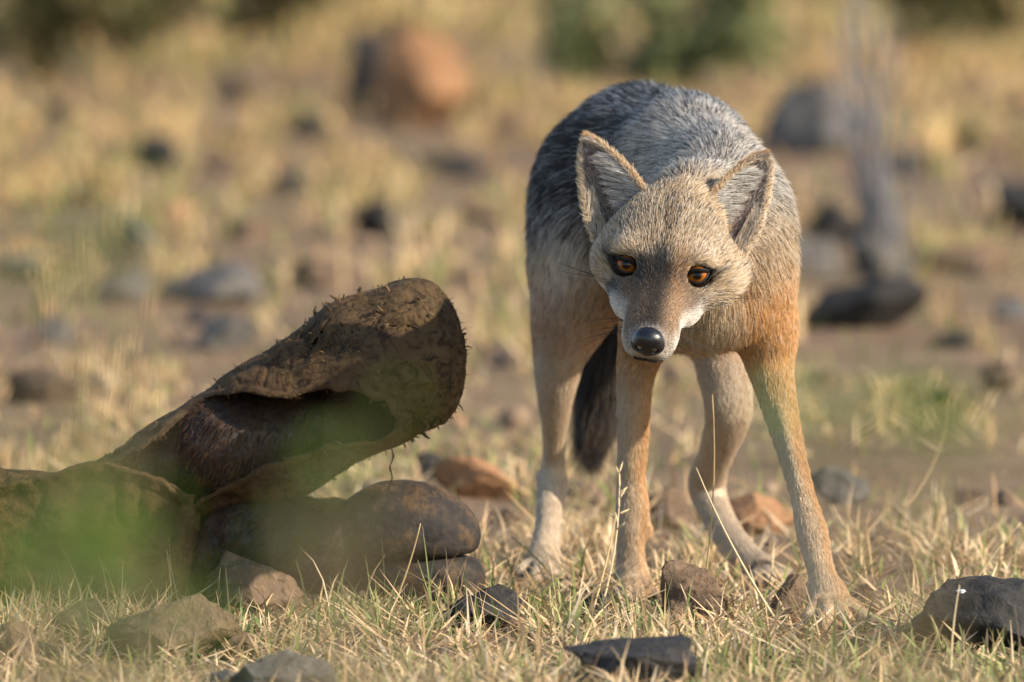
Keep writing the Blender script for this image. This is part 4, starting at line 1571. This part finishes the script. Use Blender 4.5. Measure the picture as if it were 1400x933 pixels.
SV, SF = uvs()
for si, c in enumerate(EYES):
    out_ = (-1, 1)[si]
    d = nrm(CAMP - c)
    sx_ = nrm(np.cross([0, 0, 1], d)); uy_ = np.cross(d, sx_)
    # tilt the lid axes with the head
    roll = math.radians(-6 - 9 * -out_ * 0)
    sx2 = sx_ * math.cos(roll) + uy_ * math.sin(roll); uy2 = np.cross(d, sx2)
    if sx2[0] < 0: sx2, uy2 = -sx2, -uy2
    if uy2[2] < 0: uy2 = -uy2
    me = bpy.data.meshes.new('eye')
    loc = SV * .0110
    me.from_pydata(loc.tolist(), [], SF.tolist())
    me.polygons.foreach_set('use_smooth', np.ones(len(me.polygons), bool))
    me.materials.append(EYEM)
    o = bpy.data.objects.new('eye', me)
    COL.objects.link(o); o.parent = body
    ORIG[o] = c
    Mx = Matrix(np.stack([sx2, np.cross(d, sx2), d], 1).tolist()).to_4x4()
    Mx.translation = Vector((c - ORIG[body]).tolist())
    o.matrix_local = Mx
    # eyelids
    th = np.linspace(0, 2 * np.pi, 37)[:-1]
    pts = []
    for t in th:
        x_ = math.cos(t) * .0094
        y_ = math.sin(t) * (.0044 if math.sin(t) > 0 else .0062)
        # pointed corners, the inner one lower
        inner = (x_ * -out_) / .0094
        y_ -= .0030 * inner * abs(inner) * 1.15
        x_ *= 1 + .14 * max(inner, 0) ** 3
        rr_ = math.sqrt(max(.0117 ** 2 - x_ ** 2 - y_ ** 2, 1e-7))
        pts.append(c + sx2 * x_ + uy2 * y_ + d * rr_)
    pts = np.array(pts + [pts[0]])
    n = len(pts) - 1; sides = 8
    V, F = [], []
    for i in range(n):
        tdir = nrm(pts[(i + 1) % n] - pts[i - 1]); a = nrm(pts[i] - c); b = np.cross(tdir, a)
        for j in range(sides):
            w = 2 * math.pi * j / sides
            up_ = max(0., math.sin(th[i])) * 1.3
            V.append(pts[i] + a * math.cos(w) * (.0006 + .0016 * up_) + b * math.sin(w) * (.0011 + .0006 * up_))
    for i in range(n):
        for j in range(sides):
            F.append((i * sides + j, i * sides + (j + 1) % sides, ((i + 1) % n) * sides + (j + 1) % sides, ((i + 1) % n) * sides + j))
    # dark skin skirt behind the rim
    ring0 = len(V)
    for i in range(n):
        a = pts[i] - c
        lat = a - (a @ d) * d
        V.append(c + lat * 1.35 + d * .0072)
    for i in range(n):
        F.append((i * sides, ((i + 1) % n) * sides, ring0 + (i + 1) % n, ring0 + i))
    mesh_obj('eyelid', np.array(V), [tuple(int(v) for v in f) for f in F], LID, body)

# nose pad
NF = Field(hp(0, 88, -8) - .03, hp(0, 88, -8) + .03, .0007)
def N_ell(r, f, u, a, b, c, k=4):
    return ell(hp(r, f, u), np.array([a, b, c]) * .00095, HM, k * .001)
NF.add(N_ell(0, 86, -2, 12.5, 10, 8.5))
NF.add(N_ell(0, 89, -9, 8.5, 8, 9.5))
for s_ in (-1, 1):
    NF.add(N_ell(s_ * 8, 87, -8, 6.5, 8.5, 7.0))
for s_ in (-1, 1):
    NF.sub(N_ell(s_ * 7.0, 95.5, -8.5, 3.4, 6.5, 3.6), .0015)
    NF.sub(cone(hp(s_ * 9, 95, -10), hp(s_ * 14.5, 90, -7.5), .0013, .0010), .0015)
NF.sub(cone(hp(0, 99.5, -6), hp(0, 97, -22), .0008, .0008), .0012)
V, F = NF.mesh()
mesh_obj('nose', V, F, NOSEM, body)

# mouth line and the groove under the nose
HB = (BV - E) @ HM.T * 1000
pts = []
for r0 in np.linspace(-11, 11, 11):
    u0_ = -23.5 - 1.5 * (abs(r0) / 17) ** 2 + 1.0 * math.exp(-(r0 / 4) ** 2)
    m = (np.abs(HB[:, 0] - r0) < 2.6) & (np.abs(HB[:, 2] - u0_) < 2.6) & (HB[:, 1] > 30)
    if m.any():
        pts.append((r0, HB[m, 1].max() + .5, u0_))
if len(pts) > 5:
    P_ = np.array(pts)
    P_[1:-1, 1] = (P_[:-2, 1] + P_[1:-1, 1] + P_[2:, 1]) / 3
    mv, mf = tube([hp(*p) for p in P_], np.r_[.0003, np.full(len(P_) - 2, .0010), .0003], 6)
    mesh_obj('mouth', mv, mf, LID, body)
# claws
for (d, dv) in CLAWS:
    pts = [d + dv * t + np.array([0, 0, -.35 * t * t / .012]) for t in (0.002, .008, .013, .017)]
    cv, cf = tube(pts, [.0030, .0026, .0017, .0004], 6)
    mesh_obj('claw', cv, cf, CLAWM, body)

# whiskers
wP = []
rw = np.random.default_rng(77)
for s_ in (-1, 1):
    for i in range(9):
        r0 = hp(s_ * (17 + 3 * rw.random()), 48 + 24 * rw.random(), -14 - 10 * rw.random())
        d = nrm(Rh * s_ * .9 + Fh * rw.uniform(-.45, .1) + Uh * rw.uniform(-.45, .15))
        L = rw.uniform(.025, .06)
        g = np.array([0, 0, -1.0])
        wP.append([r0 + d * L * t + g * L * .25 * t * t for t in np.linspace(0, 1, 5)])
    for i in range(3):
        r0 = hp(s_ * (46 + 5 * rw.random()), -5 + 8 * rw.random(), -22)
        d = nrm(Rh * s_ + Uh * rw.uniform(-.3, .1) - Fh * .3)
        wP.append([r0 + d * .04 * t for t in np.linspace(0, 1, 5)])
wP = np.array(wP)
wR = np.tile(np.array([.00021, .00019, .00015, .0001, .00005]), (len(wP), 1))
hair_obj('whiskers', wP, wR, np.full(wP.shape, .02), MAT_FUR, body)

# ------------------------------------------------------------------ standing grass stalks
def stalk(p0, p1, bend, w, col, label, seed=0, head=False):
    p0, p1 = np.asarray(p0), np.asarray(p1)
    t = np.linspace(0, 1, 9)[:, None]
    mid_ = np.array(bend)
    pts = p0 + (p1 - p0) * t + mid_ * (4 * t * (1 - t)) * .5
    V, F = tube(pts, w * np.linspace(1, .35, 9), 5)
    m = M('straw_stalk'); mat = m.set(col, .6, .3)
    root_ = mesh_obj('grass_stalk', V, F, mat, None, p0)
    tag(root_, label, 'grass stalk', 'dry stalks standing among the jackal\'s legs')
    if head:
        r = np.random.default_rng(seed)
        for i in range(12):
            u = .62 + .38 * i / 12
            b = pts[min(8, int(u * 8))] * (1 - (u * 8 % 1)) + pts[min(8, int(u * 8) + 1)] * (u * 8 % 1)
            d = nrm((p1 - p0) / np.linalg.norm(p1 - p0) + r.normal(0, .5, 3))
            hv, hf = tube([b, b + d * .003, b + d * .007, b + d * .011], [.0003, .0011, .0009, .0001], 5)
            mesh_obj('seed', hv, hf, mat, root_, p0)


ST = (.44, .31, .155); PALE = (.50, .385, .23); OLV = (.30, .26, .10)
stalk(q(955, 845, -.02), q(974, 540, -.06), (.012, 0, .0), .0011, ST, 'tall thin curved stalk in front of the bent hind leg')
stalk(q(1062, 850, -.16), q(952, 640, -.12), (-.008, 0, .0), .0014, PALE, 'straw stalk leaning across the bent hind leg')
stalk(q(812, 862, -.08), q(846, 640, -.02), (.014, 0, 0), .0012, PALE, 'stalk with pale seeds rising beside the straight front leg', 3, True)
stalk(q(800, 866, -.1), q(842, 706, -.06), (.004, 0, 0), .0014, ST, 'broken straw stalk crossing the foot of the straight front leg')
stalk(q(520, 868, -.12), q(575, 716, -.13), (.006, 0, 0), .0013, ST, 'dry stalk standing in front of the cloven hoof')
stalk(q(770, 805, .1), q(700, 735, .12), (0, 0, .006), .0014, OLV, 'olive stalk lying over the paw of the straight hind leg')
stalk(q(1128, 920, -.45), q(1100, 800, -.4), (.004, 0, 0), .0012, ST, 'short upright stalk before the outstretched front paw')
stalk(q(1300, 935, -.62), q(1312, 800, -.6), (-.004, 0, 0), .0013, PALE, 'pale stalk standing in front of the black angular rock')
stalk(q(1235, 700, .5), q(1296, 545, .6), (.02, 0, 0), .0007, ST, 'thin arching stalk on the bare soil')
stalk(q(1330, 800, .1), q(1396, 715, .1), (.0, 0, .006), .0012, PALE, 'pale stalk leaning over the bare soil behind the black rock')

# ------------------------------------------------------------------ leafy plants
def leaf_cloud(centers, spread, n, size, seed, cols, upright=.3):
    r = np.random.default_rng(seed)
    ci = r.integers(0, len(centers), n)
    c = np.asarray(centers)[ci] + r.normal(0, 1, (n, 3)) * np.asarray(spread)[ci][:, None] * np.array([1, 1, .8])
    d = nrm(r.normal(0, 1, (n, 3)) + np.array([0, 0, upright])); s = nrm(np.cross(d, r.normal(0, 1, (n, 3))))
    nn = np.cross(d, s)
    L = size * r.uniform(.6, 1.3, n)[:, None]; Wd = L * .24
    pts = np.stack([c, c + d * L * .35 + s * Wd + nn * L * .05, c + d * L * .75 + s * Wd * .7 + nn * L * .05, c + d * L, c + d * L * .75 - s * Wd * .7 + nn * L * .05,
                    c + d * L * .35 - s * Wd + nn * L * .05], 1)
    V = pts.reshape(-1, 3)
    b = (np.arange(n) * 6)[:, None]
    F = np.concatenate([b + np.array([0, 1, 2, 3]), b + np.array([0, 3, 4, 5])], 1).reshape(-1, 4)
    cc = np.asarray(cols)[r.integers(0, len(cols), n)] * r.uniform(.7, 1.25, (n, 1))
    return V, F, np.repeat(cc, 6, 0)


BARK = M('plant_stem').set((.16, .13, .07), .8, .2)
TWIG = M('grey_twig').set((.17, .16, .165), .85, .2)
LEAFG = [(.095, .18, .02), (.135, .225, .028), (.07, .13, .018)]


def weed(name, base, tops, spread, n, size, seed, label, cols=LEAFG, group=None, cat='plant'):
    base = np.array([base[0], base[1], float(gz(base[0], base[1]))])
    root_ = empty(name, base)
    tag(root_, label, cat, group)
    V, F, Cc = leaf_cloud(tops, spread, n, size, seed, cols)
    lf_ = mesh_obj('foliage', V, F, MAT_LEAF, root_, color=Cc)
    lf_['kind'] = 'stuff'
    for t in tops:
        t = np.asarray(t)
        pts = [base + (t - base) * u + np.array([0, 0, .15 * np.linalg.norm(t - base) * u * (1 - u)]) for u in np.linspace(0, 1, 7)]
        h = np.linalg.norm(t - base)
        sv, sf = tube(pts, np.linspace(.0022, .0008, 7) * (1 + h * 1.2), 6)
        mesh_obj('stem', sv, sf, BARK, root_)
    return root_


# foreground weeds, well in front of the focus
YW = -6.4
tops = [q(50, 735, YW), q(140, 730, YW + .05), q(205, 745, YW), q(90, 775, YW - .05), q(10, 770, YW), q(190, 800, YW), q(235, 760, YW)]
weed('leafy_weed', (tops[1][0] - .02, YW), tops, [.026] * 7, 66, .020, 1, 'bright green leafy weed ahead of the bulging hide fold', group='weeds in the foreground')
tops = [q(500, 565, YW - .2), q(455, 640, YW - .2), q(420, 700, YW - .2), q(520, 690, YW - .2), q(400, 640, YW - .2)]
weed('leafy_weed', (tops[1][0] + .01, YW - .2), tops, [.012] * 5, 7, .019, 2, 'sparse green weed ahead of the torn hide opening', group='weeds in the foreground')
tops = [q(1250, 560, YW), q(1215, 590, YW), q(1285, 585, YW), q(1130, 610, YW), q(1105, 560, YW)]
weed('leafy_weed', (tops[0][0], YW), tops, [.009] * 5, 32, .018, 3, 'green weed ahead of the outstretched front leg and bare soil', group='weeds in the foreground')
tops = [q(560, 880, YW + .3), q(480, 900, YW + .3), q(600, 930, YW + .3), q(380, 900, YW + .3), q(250, 870, YW + .3), q(120, 890, YW + .3), q(30, 860, YW + .3)]
weed('leafy_weed', (tops[0][0], YW + .3), tops, [.026] * 7, 13, .018, 4, 'low green weed ahead of the stones below the hoof', group='weeds in the foreground')
tops = [q(120, 320, YW), q(170, 360, YW), q(80, 345, YW), q(215, 320, YW)]
weed('leafy_weed', (tops[0][0] - .03, YW + .1), tops, [.010] * 4, 16, .018, 5, 'tall thin green weed reaching above the hide', group='weeds in the foreground')

# dry twigs standing behind the jackal
tb = q(1210, 372, ground_Y(372))
tw = empty('dry_twigs', (tb[0], tb[1], float(gz(tb[0], tb[1]))))
tag(tw, 'bundle of bare grey twigs standing upright behind the jackal', 'shrub')
r = np.random.default_rng(9)
for i in range(22):
    t0 = np.array([tb[0] + r.normal(0, .016), tb[1] + r.normal(0, .02), -.01])
    top = np.array([tb[0] - .022 + r.normal(0, .022), tb[1] + r.normal(0, .03), r.uniform(.14, .38)])
    pts = [t0 + (top - t0) * u + np.array([.012 * math.sin(3 * u + i), 0, 0]) for u in np.linspace(0, 1, 6)]
    sv, sf = tube(pts, np.linspace(.0030, .0013, 6), 5)
    mesh_obj('twig', sv, sf, TWIG, tw)

# shrubs at the back
def shrub(cx, yb, w, h, n, seed, label, cols, size=.04):
    Y = ground_Y(yb)
    s = 1 / ppm(Y)
    b = q(cx, yb, Y)
    r = np.random.default_rng(seed)
    tops = [np.array([b[0] + r.uniform(-.5, .5) * w * s, Y + r.uniform(-.25, .25) * w * s, r.uniform(.15, .95) * h * s]) for _ in range(16)]
    return weed('shrub', (b[0], Y), tops, [w * s * .07] * 16, n, size, seed, label, cols, 'shrubs at the back', 'shrub')


DG = [(.16, .18, .07), (.20, .215, .09), (.12, .14, .06)]
OG = [(.13, .12, .04), (.16, .125, .05), (.08, .075, .03)]
shrub(885, 128, 270, 180, 600, 51, 'dark green bush behind the jackal\'s back', DG)
shrub(60, 110, 260, 170, 900, 52, 'olive brown bush on the side of the hide', OG)
shrub(330, 60, 220, 120, 800, 53, 'brownish low bush between olive bush and orange boulder', OG)
shrub(1330, 60, 200, 120, 700, 54, 'yellowish olive bush beyond the dry twigs', OG)
